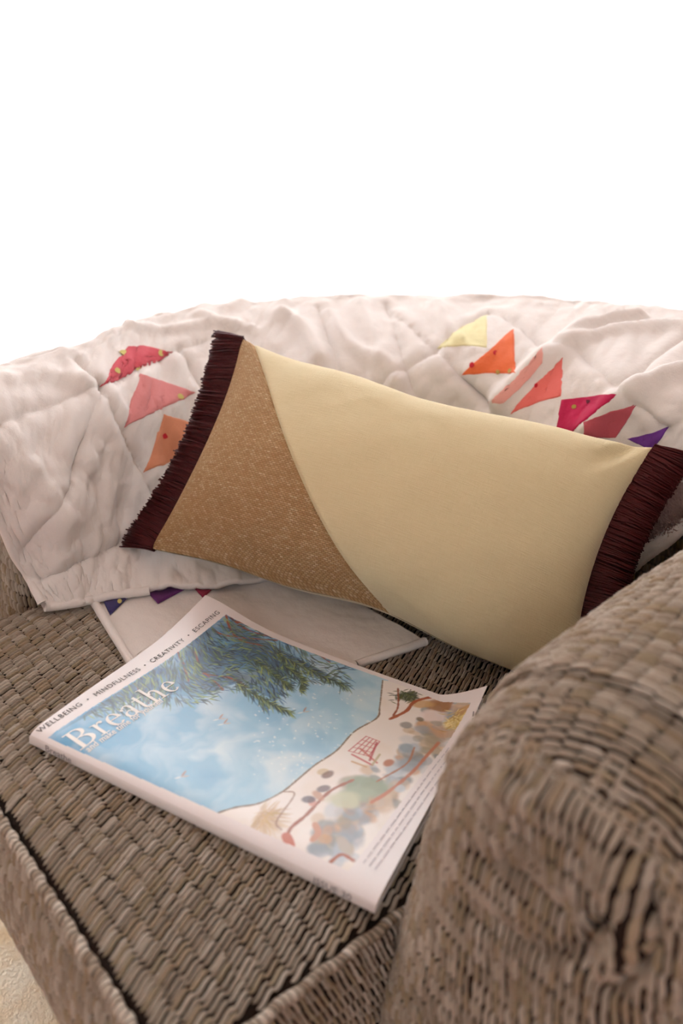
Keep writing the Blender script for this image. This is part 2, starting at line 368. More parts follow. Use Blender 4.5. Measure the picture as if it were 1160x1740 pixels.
# ------------------------------------------------------------------ armchair
SEATZ = 0.4555
chair = empty('armchair', (-0.22, 0.35, 0.0))
tag(chair, 'brown and grey basket-weave armchair with rolled arms and loose seat cushion', 'armchair')
def seat_z(a, d):
    e = np.minimum.reduce([a + 0.002, 0.452 - a, d, 0.70 - d]); e = np.clip(e / 0.06, 0, 1)
    return SEATZ - 0.009 + 0.011 * np.sqrt(np.clip(1 - (1 - e) ** 2, 0, 1)) + 0.0012 * fbm(a * 14, d * 14, 3) + 0.006 * np.clip((d - 0.37) / 0.07, 0, 1)
def cushion():
    mbv = []
    nu, nv = 150, 190
    a = np.linspace(0, 0.45, nu); d = np.linspace(0, 0.70, nv); A, D = np.meshgrid(a, d, indexing='ij')
    top = np.stack([-A, D, seat_z(A, D)], -1).reshape(-1, 3); m = MB(); m.add(top, gridf(nu, nv)[:, ::-1].tolist(), np.stack([D, A], -1).reshape(-1, 2))
    ns = 160; z = np.linspace(0, 1, 16)
    per = [(x, 0.0) for x in np.linspace(0.45, 0, 80)] + [(0.0, y) for y in np.linspace(0, 0.70, 90)[1:]] + [(x, 0.70) for x in np.linspace(0, 0.45, 60)[1:]] + [(0.45, y) for y in np.linspace(0.70, 0, 90)[1:]]
    per = np.array(per); L = np.r_[0, np.cumsum(np.linalg.norm(np.diff(per, axis=0), axis=1))]
    nx = np.zeros_like(per); c = np.array([0.225, 0.35]); 
    out = np.zeros_like(per); out[per[:, 1] < 1e-6] = (0, -1); out[per[:, 0] < 1e-6] = (-1, 0); out[per[:, 1] > 0.6999] = (0, 1); out[per[:, 0] > 0.4499] = (1, 0)
    zt = seat_z(per[:, 0], per[:, 1]); zb = 0.345
    sd = []
    for t in z:
        bul = 0.010 * math.sin(math.pi * t) ** 0.8
        p = per + out * bul; sd.append(np.c_[-p[:, 0], p[:, 1], zt * (1 - t) + zb * t])
    sd = np.array(sd); T, LL = np.meshgrid(z, L, indexing='ij')
    m.add(sd.reshape(-1, 3), gridf(len(z), len(per)).tolist(), np.stack([T * 0.11, LL], -1).reshape(-1, 2))
    m.box((-0.45, 0, 0.335), (0, 0.70, 0.346))
    o = m.build('seat_cushion', M_GAP)
    Gt = np.stack([-A, D, seat_z(A, D)], -1); Nt = grid_normals(Gt); Nt = np.where(Nt[..., 2:] < 0, -Nt, Nt)
    slubs(Gt, Nt, a, d, o, 0.004, 0.448, 0.004, 0.62, seed=3)
    Gs = sd.transpose(1, 0, 2); Ns = grid_normals(Gs); w3 = np.c_[-out[:, 0], out[:, 1], out[:, 0] * 0][:, None]
    Ns = np.where((Ns * w3).sum(-1, keepdims=True) < 0, -Ns, Ns)
    slubs(Gs, Ns, L, z * 0.11, o, 0.0, 0.75, 0.002, 0.110, seed=4)
    pm = MB()
    e = np.linspace(0, 1, 90)
    path = [(-0.45 + 0.455 * q, -0.003, 0) for q in e[:-3]] + [(0.001, -0.001, 0)] + [(0.003, 0.70 * q, 0) for q in e[1:40]]
    path = [(x + 0.0008 * math.sin(i * 1.7), y + 0.0008 * math.sin(i * 2.3), float(seat_z(np.float64(-min(x, 0)), np.float64(max(y, 0)))) + 0.001) for i, (x, y, _) in enumerate(path)]
    v, f, u = tube(catmull(path, np.linspace(0, len(path) - 1, 500)), 0.0036, 10); pm.add(v, f, u)
    pp = pm.build('piping', M_PIPE)
    pp.parent = o
    return o
cush = cushion()
# rolled arms: a capsule section swept to the back, with a soft wrapped front
def outline(r, zlow, n=150):         # (a offset from the axis, z offset) around a capsule, starts bottom inner side
    pts = []
    for t in np.linspace(zlow, 0, 36, endpoint=False): pts.append((r + 0.10 * max(0.0, -t - 0.03) * (t > -0.16) + 0.013 * (t <= -0.16), t))
    for q in np.linspace(0, math.pi + 0.75, 90): pts.append((r * math.cos(q), r * math.sin(q)))
    x0, y0 = pts[-1]
    for t in np.linspace(0, 1, 24)[1:]: pts.append((x0 + (-(r - 0.03) - x0) * min(1, t * 4), y0 + (zlow - y0) * t))
    return np.array(pts)
def arm(name, axis, r, mirror, crease=None):
    # axis: list of (a, d, zc); front first
    zlow = -0.30
    O2 = outline(r, zlow); no = len(O2)
    med = np.c_[np.zeros(no), np.clip(O2[:, 1], zlow + r, 0)]       # nearest point of the core line
    Lo = np.r_[0, np.cumsum(np.linalg.norm(np.diff(O2, axis=0), axis=1))]
    ax = catmull(axis, np.linspace(0, len(axis) - 1, 150)); La = np.r_[0, np.cumsum(np.linalg.norm(np.diff(ax, axis=0), axis=1))]
    sg = -1.0 if mirror else 1.0
    R = 0.062
    rows = []; uvs = []
    ne = 70                                                          # front face rings, core line outwards
    for k in range(ne):
        s = k / (ne - 1); 
        e = (1 - s) * r                                              # distance in from the rim
        back = R * (1 - math.sqrt(max(0, 1 - max(0, (R - e) / R) ** 2))) if e < R else 0.0
        p = med + (O2 - med) * s
        dd = np.full(no, ax[0, 1] - 0.0 + back)
        rows.append(np.c_[ax[0, 0] + sg * p[:, 0], dd, ax[0, 2] + p[:, 1]]); uvs.append(np.c_[0.3 + p[:, 0], p[:, 1]])
    for k in range(1, len(ax)):
        if La[k] < R: continue
        p = O2
        rows.append(np.c_[ax[k, 0] + sg * p[:, 0], np.full(no, ax[k, 1]), ax[k, 2] + p[:, 1]]); uvs.append(np.c_[Lo, np.full(no, La[k] + 0.5)])
    # the seam between face and body needs its own uv row
    G = np.array(rows); UV = np.array(uvs)
    nz = 0.0035 * fbm(G[..., 0] * 22, G[..., 2] * 22 + G[..., 1] * 15, 11)
    N = grid_normals(G)
    if N[ne // 2, no // 2, 1] > 0: N = -N
    G = G + N * nz[..., None]
    if crease is not None: G = crease(G, N)
    nr = len(G)
    Wp = np.stack([-G[..., 0], G[..., 1], G[..., 2]], -1)
    m = MB()
    a1 = Wp[:ne]; f1 = gridf(ne, no); m.add(a1.reshape(-1, 3), f1.tolist(), UV[:ne].reshape(-1, 2))
    b = Wp[ne - 1:]; ub = UV[ne - 1:].copy(); ub[0] = np.c_[Lo, np.full(no, 0.5 + R * 0.6)]
    m.add(b.reshape(-1, 3), gridf(nr - ne + 1, no).tolist(), ub.reshape(-1, 2))
    m.add(Wp[-1], [tuple(range(no))], UV[-1])
    o = m.build(name, M_GAP)
    k0 = int((ne - 1) * (1 - 0.026 / r)); b2 = Wp[k0:]
    cz = np.full(b2.shape[:2], ax[0, 2]); core = np.stack([np.full(b2.shape[:2], -ax[0, 0]), np.maximum(b2[..., 1], ax[0, 1] + R), np.minimum(b2[..., 2], cz)], -1)
    core[..., 0] = -np.interp(core[..., 1], ax[:, 1], ax[:, 0]); core[..., 2] = np.minimum(core[..., 2], np.interp(core[..., 1], ax[:, 1], ax[:, 2]))
    Nb = grid_normals(b2); Nb = np.where(((b2 - core) * Nb).sum(-1, keepdims=True) < 0, -Nb, Nb)
    Lb = np.r_[0, np.cumsum(np.linalg.norm(np.diff(b2[:, 70], axis=0), axis=1))]
    slubs(b2, Nb, Lb, Lo, o, 0.002, min(0.6, Lb[-1]), 0.10, Lo[-1], seed=6, wl=0.0115, wh=0.0046, skew=0.15)
    bv = BVHTree.FromPolygons([tuple(p) for p in Wp.reshape(-1, 3).tolist()], gridf(nr, no).tolist())
    gu = np.linspace(-r - 0.002, r + 0.002, 130); gv = np.linspace(-0.302, r + 0.002, 240); Fg = np.full((130, 240, 3), np.nan); Ng = Fg.copy()
    for i, x in enumerate(gu):
        for j, y in enumerate(gv):
            hp, hn, _, _ = bv.ray_cast(Vector((-(ax[0, 0] + x), ax[0, 1] - 0.1, ax[0, 2] + y)), Vector((0, 1, 0)))
            if hp is not None and hp.y < ax[0, 1] + R * 0.42 + 0.004: Fg[i, j] = hp; Ng[i, j] = hn if hn.y < 0 else -hn
    slubs(Fg, Ng, gu, gv, o, -r, r, -0.30, r, seed=8, wl=0.0115, wh=0.0042, skew=0.25)
    return o
def polyd(G, poly):                  # distance to a polyline in the front-face plane (a, z), signed side
    best = np.full(G.shape[:2], 9.0); side = np.zeros(G.shape[:2])
    X, Z = G[..., 0], G[..., 2]
    for (x0, z0), (x1, z1) in zip(poly[:-1], poly[1:]):
        dx, dz = x1 - x0, z1 - z0; l2 = dx * dx + dz * dz + 1e-12
        t = np.clip(((X - x0) * dx + (Z - z0) * dz) / l2, 0, 1); px, pz = X - x0 - t * dx, Z - z0 - t * dz
        d = np.hypot(px, pz); s = np.sign(dx * pz - dz * px); c = d < best
        best = np.where(c, d, best); side = np.where(c, s, side)
    return best, side
def facepts(*px):
    return [(-aty(x, y, 0.125).x, aty(x, y, 0.125).z) for x, y in px]
def right_crease(G, N):
    arc = catmull(facepts((845, 1330), (895, 1347), (960, 1372), (1012, 1412), (1046, 1465), (1058, 1520), (1062, 1570), (1070, 1625), (1050, 1680), (1010, 1690), (985, 1660), (990, 1615), (1015, 1600)), np.linspace(0, 12, 120))
    d, s = polyd(G, arc); front = (G[..., 1] < 0.19)
    lip = 0.012 * np.exp(-(np.maximum(d - 0.006, 0) / 0.012) ** 2) * (s > 0)       # proud roll on the outer side
    groove = -0.014 * np.exp(-(d / 0.0055) ** 2)
    G = G.copy(); w = np.clip((0.020 - (G[..., 1] - 0.132)) / 0.014, 0, 1) * front
    G[..., 1] -= (lip + groove) * w
    # soft pulls across the inner panel
    for poly in (((790, 1480), (860, 1500), (930, 1560)), ((780, 1560), (900, 1640), (985, 1640))):
        dd, _ = polyd(G, facepts(*poly)); G[..., 1] += 0.005 * np.exp(-(dd / 0.007) ** 2) * w
    return G
RA = arm('armrest', [(-0.0925, 0.134, 0.560), (-0.0925, 0.20, 0.568), (-0.091, 0.33, 0.589), (-0.092, 0.5, 0.602), (-0.096, 0.72, 0.61)], 0.09, False, right_crease)
LA = arm('armrest', [(0.545, 0.124, 0.535), (0.585, 0.20, 0.535), (0.635, 0.32, 0.54), (0.67, 0.45, 0.545), (0.68, 0.60, 0.55)], 0.084, True)

# ------------------------------------------------------------------ quilt surface (over the back and the far arm)
QC = [  # columns from the right end of the back round to the far arm: ridge ... seat, as (pixel x, pixel y, height)
 ((1330, 600, .76), (1280, 680, .72), (1200, 760, .672), (1140, 850, .62), (1090, 950, .56)),
 ((1160, 545, .755), (1110, 650, .712), (1080, 740, .66), (1050, 830, .60), (1030, 920, .54)),
 ((1000, 524, .745), (960, 620, .70), (920, 730, .64), (900, 830, .575), (890, 920, .515)),
 ((830, 513, .73), (800, 610, .685), (770, 720, .615), (750, 840, .545), (740, 940, .49)),
 ((660, 513, .71), (640, 620, .66), (610, 740, .59), (600, 860, .53), (600, 960, .48)),
 ((500, 520, .69), (480, 620, .64), (460, 750, .568), (450, 880, .508), (470, 985, .47)),
 ((380, 532, .68), (370, 650, .622), (350, 780, .554), (350, 900, .500), (365, 1000, .470)),
 ((260, 552, .67), (265, 680, .614), (260, 800, .552), (270, 910, .496), (280, 1002, .469)),
 ((150, 600, .66), (150, 730, .612), (160, 830, .558), (180, 930, .502), (190, 1012, .469)),
 ((0, 640, .655), (40, 760, .61), (75, 860, .56), (110, 950, .505), (130, 1024, .468)),
 ((-90, 700, .640), (-45, 790, .605), (0, 880, .55), (40, 962, .497), (76, 1032, .467))]
ctrl = []
for c in QC:
    pts = [np.array(atz(*p)) for p in c]; Rr, B = pts[0], pts[-1]
    out = Rr - pts[1]; out[2] = 0; out /= np.linalg.norm(out)
    if Rr[1] > 0.6: out = out * 0.4 + np.array([0, 1, 0]) * 0.6; out /= np.linalg.norm(out)
    if c is QC[0]: out = np.array([0.1, 1.0, 0])
    ctrl.append([Rr + out * 0.15 + (0, 0, -0.34), Rr + out * 0.14 + (0, 0, -0.16), Rr + out * 0.10 + (0, 0, -0.045), Rr + out * 0.035 + (0, 0, 0.0)] + [Rr + np.array([0, 0, 0.0])] + pts[1:])
ctrl = np.array(ctrl)                                   # (11, 9, 3)
NU, NV = 400, 250
def quilt_base(nu, nv):
    a = catmull(ctrl, np.linspace(0, len(ctrl) - 1, nu))
    return catmull(a.transpose(1, 0, 2), np.linspace(0, ctrl.shape[1] - 1, nv)).transpose(1, 0, 2)
QG = quilt_base(NU, NV); QN = grid_normals(QG)
mid = QN[NU // 2, int(NV * .7)]
if mid @ (np.array(CAM) - QG[NU // 2, int(NV * .7)]) < 0: QN = -QN
# chair back and corner under the quilt, inset from it
bgrid = quilt_base(90, 60); bn = grid_normals(bgrid)
if bn[45, 42] @ (np.array(CAM) - bgrid[45, 42]) < 0: bn = -bn
bsel = bgrid[:62] - bn[:62] * 0.030
bsel = bsel[:, 4:56]
nb_u, nb_v = bsel.shape[:2]; m = MB()
m.add(bsel.reshape(-1, 3), gridf(nb_u, nb_v).tolist(), np.stack(np.meshgrid(np.linspace(0, .9, nb_u), np.linspace(0, .8, nb_v), indexing='ij')[::-1], -1).reshape(-1, 2))
back = m.build('backrest', M_WEAVE)
m = MB(); prof = [(0.735, 0.09), (0.735, 0.60), (0.745, 0.645), (0.775, 0.67), (0.81, 0.67), (0.84, 0.645), (0.85, 0.60), (0.85, 0.09)]
xs_ = np.linspace(-0.20, 0.17, 10)
m.add([(x, y, z) for x in xs_ for y, z in prof], gridf(10, 8).tolist() + [tuple(range(8)), tuple(range(72, 80))], [(z + y, x) for x in xs_ for y, z in prof])
corner = m.build('back_corner', M_WEAVE)
m = MB()
m.box((-0.60, 0.15, 0.09), (0.15, 0.86, 0.338)); m.u[-1] = np.c_[m.v[-1][:, 2], m.v[-1][:, 0] + m.v[-1][:, 1] + 1.0]; base = m.build('seat_base', M_WEAVE, smooth=False)
legs = []
for x, y in ((-0.57, 0.19), (0.12, 0.19), (-0.57, 0.82), (0.12, 0.82)):
    m = MB(); v, f, u = tube([(x, y, 0.0), (x, y, 0.05), (x, y, 0.095)], np.array([0.018, 0.022, 0.026]), 12); m.add(v, f, u); legs.append(m.build('leg', M_WOOD))
under(chair, cush, RA, LA, back, corner, base, *legs)

# wrinkles, folds and quilting grooves
Uq, Vq = np.meshgrid(np.linspace(0, 1.45, NU), np.linspace(0, 0.85, NV), indexing='ij')
disp = 0.008 * fbm(Uq * 9, Vq * 9, 2, 3) + 0.0055 * fbm(Uq * 34 + 3 * vnoise(Uq * 5, Vq * 5, 8), Vq * 22, 5, 3) + 0.0045 * (0.3 - np.abs(fbm(Uq * 16 + 9 + vnoise(Uq * 6, Vq * 6, 3), Vq * 16, 15, 2))) 
bvh0 = BVHTree.FromPolygons([tuple(p) for p in QG.reshape(-1, 3).tolist()], gridf(NU, NV).tolist())
def cast(bvh, x, y):
    h = bvh.ray_cast(CAM, ray(x, y).normalized()); return h[0], h[1]
def dens(poly, step=6):
    out = []
    for (x0, y0), (x1, y1) in zip(poly[:-1], poly[1:]):
        n = max(1, int(math.hypot(x1 - x0, y1 - y0) / step))
        out += [(x0 + (x1 - x0) * i / n, y0 + (y1 - y0) * i / n) for i in range(n)]
    return out + [poly[-1]]
def dist_to(poly, smooth=True):
    c = catmull(poly, np.linspace(0, len(poly) - 1, 8 * len(poly))) if smooth and len(poly) > 2 else np.array(poly, float)
    pts = [cast(bvh0, x, y)[0] for x, y in dens([tuple(q) for q in c], 5)]
    pts = np.array([p for p in pts if p is not None])
    F = QG.reshape(-1, 3); best = np.full(len(F), 9.0)
    lo, hi = pts.min(0) - 0.06, pts.max(0) + 0.06
    sel = np.where(((F > lo) & (F < hi)).all(1))[0]
    b = np.full(len(sel), 9.0)
    for p in pts: b = np.minimum(b, ((F[sel] - p) ** 2).sum(1))
    best[sel] = np.sqrt(b); return best.reshape(NU, NV)
SEAMS = [((-40, 742), (0, 728), (50, 702), (160, 665), (230, 632), (300, 602), (370, 580), (420, 560)),
 ((166, 661), (203, 730), (240, 806), (262, 858)), ((70, 984), (140, 952), (212, 920)), ((128, 614), (146, 636), (166, 661)),
 ((300, 598), (325, 638), (345, 680)), ((655, 522), (672, 570), (688, 628), (712, 686)), ((668, 540), (740, 597), (790, 645), (832, 687)),
 ((600, 690), (660, 645), (740, 597), (790, 552), (830, 530)), ((845, 533), (885, 560), (922, 592), (960, 604)), ((975, 600), (1012, 628), (1055, 668), (1138, 727)),
 ((1062, 655), (1110, 612), (1170, 575)), ((540, 530), (565, 600), (575, 640)), ((785, 640), (832, 688), (870, 730)), ((40, 930), (110, 830), (150, 720), (168, 672))]
for s in SEAMS:
    d = dist_to(s); disp -= 0.0042 * np.exp(-(d / 0.0042) ** 2) - 0.0018 * np.exp(-((d - 0.014) / 0.009) ** 2)
FOLDS = [(((850, 690), (890, 640), (940, 598), (1000, 562), (1080, 545)), 0.014, 0.011), (((1000, 730), (1040, 690), (1100, 655), (1180, 630)), 0.013, 0.011),
 (((930, 622), (990, 585), (1060, 568), (1180, 562)), 0.010, 0.010), (((560, 540), (590, 590), (640, 620)), 0.009, 0.010), (((480, 540), (520, 570), (545, 620)), 0.010, 0.011),
 (((610, 520), (630, 570), (670, 650)), 0.008, 0.010), (((340, 545), (380, 560), (420, 565)), 0.008, 0.010), (((230, 560), (300, 565), (350, 560)), 0.007, 0.009),
 (((60, 800), (90, 880), (100, 960)), 0.006, 0.010), (((200, 700), (190, 820), (150, 930)), 0.006, 0.014), (((20, 650), (90, 640), (140, 660)), 0.006, 0.012),
 (((740, 520), (760, 560), (800, 600)), 0.006, 0.009)]
for s, h, w_ in FOLDS:
    d = dist_to(s); disp += h * np.exp(-(d / w_) ** 2)
QF = QG + QN * disp[..., None]
# keep it above the seat
QF[..., 2] = np.maximum(QF[..., 2], 0.459)
quilt = empty('quilt', tuple(QF[NU // 2, NV - 1]))
tag(quilt, 'white patchwork quilt with coloured triangle patches draped over chair back and arm', 'quilt')
qtop = mesh_obj('quilt_top', QF.reshape(-1, 3), gridf(NU, NV), M_QUILT, uvs=np.stack([Uq, Vq], -1).reshape(-1, 2))
sol = qtop.modifiers.new('thickness', 'SOLIDIFY'); sol.thickness = 0.006; sol.offset = 0.0
under(quilt, qtop)
QBV = BVHTree.FromPolygons([tuple(p) for p in QF.reshape(-1, 3).tolist()], gridf(NU, NV).tolist())
# the binding along the free hem
mb = MB()
hem = [QF[NU - 1, j] for j in range(60, NV)]
v, f, u = tube(catmull(np.array(hem)[::6], np.linspace(0, len(hem[::6]) - 1, 160)), 0.0048, 8); mb.add(v, f, u)
hem = [QF[i, NV - 1] for i in range(NU - 1, int(NU * 0.72), -1)]
v, f, u = tube(catmull(np.array(hem)[::6], np.linspace(0, len(hem[::6]) - 1, 120)), 0.0048, 8); mb.add(v, f, u)
under(quilt, mb.build('binding', M_QUILT))
M_DOTS = {k: plain('dot ' + k, c, 0.85) for k, c in dict(yellow=(202, 186, 112), red=(196, 40, 52), dark=(96, 20, 44), olive=(170, 140, 70)).items()}
def surf(bvh, x, y, off):
    p, n = cast(bvh, x, y)
    if p is None: return None
    if n.dot(CAM - p) < 0: n = -n
    return p + n * off
def patch(bvh, poly, rgb, dots=(), off=0.0040, label=None):
    poly = [np.array(p, float) for p in poly]; c = sum(poly) / len(poly)
    # fan of fine triangles in the outline, laid on the cloth
    ring = dens([tuple(p) for p in poly + [poly[0]]], 5)[:-1]; n = len(ring); K = 12
    V, Fc = [], []
    for k in range(K + 1):
        for x, y in ring:
            t = k / K; q = surf(bvh, c[0] + (x - c[0]) * t, c[1] + (y - c[1]) * t, off if k < K else off * 0.3); V.append(q)
    if any(q is None for q in V): return
    for k in range(K):
        for i in range(n):
            j = (i + 1) % n; Fc.append((k * n + i, (k + 1) * n + i, (k + 1) * n + j, k * n + j))
    mi = [0] * len(Fc); mats = [m_cotton('patch cotton', rgb)]
    for (x, y, r, kind) in dots:
        b = len(V); mats.append(M_DOTS[kind]); V.append(surf(bvh, x, y, off + 0.0009))
        for i in range(10): V.append(surf(bvh, x + r * math.cos(i * .6283), y + r * math.sin(i * .6283), off + 0.0006))
        for i in range(10): Fc.append((b, b + 1 + i, b + 1 + (i + 1) % 10)); mi.append(len(mats) - 1)
    m = MB(); m.add([tuple(q) for q in V], Fc); m.mi = mi
    o = m.build('patch', mats)
    if label: o['label'] = label
    under(quilt, o)
PATCHES = [
 (((166, 661), (188, 625), (215, 590), (245, 590), (300, 601)), (206, 84, 96), ((207, 603, 5, 'yellow'), (270, 603, 5, 'yellow'), (195, 633, 4, 'yellow'), (234, 632, 4, 'yellow')), 'strawberry red triangle patch with yellow dots'),
 (((203, 730), (237, 636), (336, 669)), (214, 134, 134), ((303, 677, 4, 'yellow'),), 'soft pink triangle patch'),
 (((240, 806), (275, 702), (340, 722), (310, 780)), (222, 146, 112), ((276, 742, 5, 'red'),), 'peach orange triangle patch'),
 (((738, 597), (779, 559), (829, 537), (829, 596), (787, 591)), (230, 221, 172), (), 'pale yellow triangle patch'),
 (((784, 638), (830, 598), (874, 560), (879, 640)), (230, 112, 66), ((803, 624, 4, 'red'), (839, 604, 4, 'red'), (846, 637, 4, 'olive'), (868, 635, 4, 'olive')), 'bright orange triangle patch with red dots'),
 (((829, 688), (880, 640), (924, 591), (923, 615), (880, 664), (851, 687)), (238, 172, 162), (), 'light pink patch half hidden in a fold'),
 (((866, 707), (905, 660), (958, 606), (957, 676), (905, 690)), (232, 116, 108), ((911, 659, 4, 'red'),), 'coral triangle patch'),
 (((954, 680), (1005, 674), (1051, 671), (974, 738), (944, 732)), (192, 38, 84), ((1004, 685, 4, 'dark'), (977, 695, 4, 'olive')), 'magenta triangle patch'),
 (((991, 720), (1037, 695), (1086, 686), (1047, 746), (991, 744)), (190, 88, 100), (), 'dusty rose triangle patch'),
 (((1064, 746), (1139, 726), (1110, 768)), (112, 60, 146), (), 'purple triangle patch')]
for poly, rgb, dots, lab in PATCHES: patch(QBV, poly, rgb, dots, label=lab)

# the lower layer of the quilt lying on the seat
rowb = [(118, 958, .464), (225, 945, .464), (360, 950, .466), (540, 985, .467), (650, 1050, .467), (722, 1094, .464)]
rowf = [(226, 1132, .4605), (300, 1140, .4605), (400, 1150, .4605), (480, 1150, .4605), (545, 1142, .4605), (606, 1130, .4605)]
B0 = np.array([atz(*p) for p in rowb]); F0 = np.array([atz(*p) for p in rowf])
nu, nv = 140, 70; uu = np.linspace(0, 5, nu); Bq, Fq = catmull(B0, uu), catmull(F0, uu)
T = np.linspace(0, 1, nv)[None, :, None]; FG = Bq[:, None] * (1 - T) + Fq[:, None] * T
X, Y = FG[..., 0], FG[..., 1]
FG[..., 2] += (0.0035 * fbm(X * 30, Y * 30, 21, 3) + 0.002) * (1 - T[..., 0]) ** 0.7
FG[..., 2] = np.maximum(FG[..., 2], seat_z(-X, Y) + 0.002)
flap = mesh_obj('quilt_lower_layer', FG.reshape(-1, 3), gridf(nu, nv)[:, ::(1 if grid_normals(FG)[70, 35, 2] > 0 else -1)], M_QUILT, uvs=np.stack([X, Y], -1).reshape(-1, 2))
flap.modifiers.new('thickness', 'SOLIDIFY').thickness = 0.005
mb = MB()
for hem in (FG[0, :], FG[nu - 1, :], FG[:, nv - 1]):
    v, f, u = tube(hem[::3], 0.0042, 8); mb.add(v, f, u)
fb = mb.build('binding', M_QUILT)
under(quilt, flap, fb)
FBV = BVHTree.FromPolygons([tuple(p) for p in FG.reshape(-1, 3).tolist()], gridf(nu, nv).tolist())
patch(FBV, ((170, 1012), (205, 1000), (236, 1000), (187, 1047)), (62, 56, 104), ((203, 1027, 4, 'yellow'),), 0.0032, 'navy triangle patch on the lower layer')
patch(FBV, ((243, 1000), (290, 996), (328, 996), (268, 1028)), (98, 46, 104), (), 0.0032, 'plum triangle patch on the lower layer')
patch(FBV, ((325, 996), (350, 992), (372, 992), (345, 1018)), (136, 40, 66), (), 0.0032, 'wine red triangle patch on the lower layer')
# fleece reverse of the quilt turned out beside the near arm
lo = [(1040, 1002, .525), (1085, 956, .56), (1125, 917, .59), (1165, 880, .615), (1230, 827, .65)]
hi = [(1050, 945, .55), (1085, 905, .585), (1118, 868, .615), (1160, 828, .642), (1230, 775, .68)]
Lw, Hw = catmull(np.array([atz(*p) for p in lo]), np.linspace(0, 4, 60)), catmull(np.array([atz(*p) for p in hi]), np.linspace(0, 4, 60))
T = np.linspace(0, 1, 30)[None, :, None]; G = Lw[:, None] * (1 - T) + Hw[:, None] * T
nG = grid_normals(G)
if nG[30, 15] @ (np.array(CAM) - G[30, 15]) < 0: nG = -nG
G += nG * (0.012 * np.sin(math.pi * T) + 0.004 * fbm(G[..., 0] * 40, G[..., 1] * 40, 4)[..., None])
fl = mesh_obj('fleece_lining', G.reshape(-1, 3), gridf(60, 30), M_FUR, uvs=G[..., :2].reshape(-1, 2))
v, f, u = tube(Lw + nG[:, 0] * 0.008, 0.0085, 10); mb = MB(); mb.add(v + 0.0012 * RNG.standard_normal(v.shape) * 0.3, f, u); bd = mb.build('binding', M_QUILT)
S, Fc = [], []
fx = (Hw - Lw); fx /= np.linalg.norm(fx, axis=1)[:, None]
for k in range(5200):
    i, j = RNG.integers(1, 59), RNG.integers(0, 30); p = G[i, j] + RNG.normal(0, 0.0015, 3); nn = nG[i, j]
    d = nn * 0.7 + fx[i] * 0.6 + RNG.normal(0, 0.45, 3); d /= np.linalg.norm(d); s = np.cross(d, nn); s /= np.linalg.norm(s) + 1e-9
    l = RNG.uniform(0.008, 0.016); d2 = d * 0.7 + fx[i] * 0.5 + RNG.normal(0, 0.2, 3); b = len(S)
    S += [p - s * 0.0006, p + s * 0.0006, p + d * l * 0.55 + s * 0.0005, p + d * l * 0.55 - s * 0.0005, p + d * l * 0.55 + d2 * l * 0.45]
    Fc += [(b, b + 1, b + 2, b + 3), (b + 3, b + 2, b + 4)]
m = MB(); m.add(np.array(S), Fc); fur = m.build('fleece_pile', M_FUR); fur['kind'] = 'stuff'
under(quilt, fl, bd, fur)

# ------------------------------------------------------------------ cushion with fringed ends
PTL, PTR, PBL, PBR = [np.array(v) for v in (atz(412, 577, .690), atz(1113, 762, .672), atz(248, 926, .511), CAM + (W(0.030, 0.390, 0.497) - CAM) * 1.037)]
TH = 0.074
pn = np.cross(PTR - PBL, PTL - PBR); pn /= np.linalg.norm(pn)
if pn @ (np.array(CAM) - PTL) < 0: pn = -pn
ex = (PTR - PTL) / np.linalg.norm(PTR - PTL); ey = (PTL - PBL) / np.linalg.norm(PTL - PBL)
def pillow_pt(s, t, side, seamf=None):
    s, t = np.broadcast_arrays(np.asarray(s, float), np.asarray(t, float))
    # edges drawn in between the corners
    s2 = s * (1 - 0.085 * (1 - t * t) ** 1.0 * np.abs(s) ** 3); t2 = t * (1 - (0.15 + 0.03 * np.sin(s * 7 + 1)) * (1 - s * s) * np.abs(t) ** 3)
    u, v = (s2 + 1) / 2, (t2 + 1) / 2
    P = (PBL * ((1 - u) * (1 - v))[..., None] + PBR * (u * (1 - v))[..., None] + PTL * ((1 - u) * v)[..., None] + PTR * (u * v)[..., None])
    th = TH * (np.clip(1 - s ** 2, 0, 1) ** 0.5) * (np.clip(1 - t ** 2, 0, 1) ** 0.5)
    th = th * (1 - 0.10 * t) + 0.002
    lowr = ((1 - t) / 2) ** 2 * (1 - 0.6 * np.abs(s) ** 4); P = P - pn * (0.034 * lowr)[..., None]
    th = th + np.where(side > 0, 0.040 * lowr * np.clip(1 - t ** 2, 0, 1) ** 0.4 * np.clip(1 - s ** 2, 0, 1) ** 0.4, -0.001 * lowr * np.clip(1 - t ** 2, 0, 1) ** 0.55)
    wr = 0.0035 * fbm(s * 3.2 + 4, t * 2.4, 31, 3) * (1 - np.abs(s) ** 6) + 0.004 * fbm(s * 9, t * 1.5 + 7, 33, 2) * np.abs(t) ** 2 * (1 - t ** 10)
    if seamf is not None: wr = wr - 0.0032 * np.exp(-(seamf / 0.012) ** 2)
    cr = 0.010 * np.exp(-(((s - 0.86) * 0.8 + (t - 0.80) * -0.25) / 0.035) ** 2) * np.exp(-((t - 0.82) / 0.16) ** 2)   # tuck by the upper corner
    return P + pn * (side * (th + wr) - (cr * (side > 0)))[..., None]
seam = lambda t: -0.925 + (1 - t) / 2 * 1.075 - 0.03 * np.sin((1 - t) * 1.57)
pil = empty('lumbar_cushion', tuple((PBL + PBR) / 2 - np.array((0, 0, 0.03))))
tag(pil, 'rectangular tan and cream cushion with burgundy fringe at both ends', 'cushion')
tt = np.linspace(-1, 1, 130)
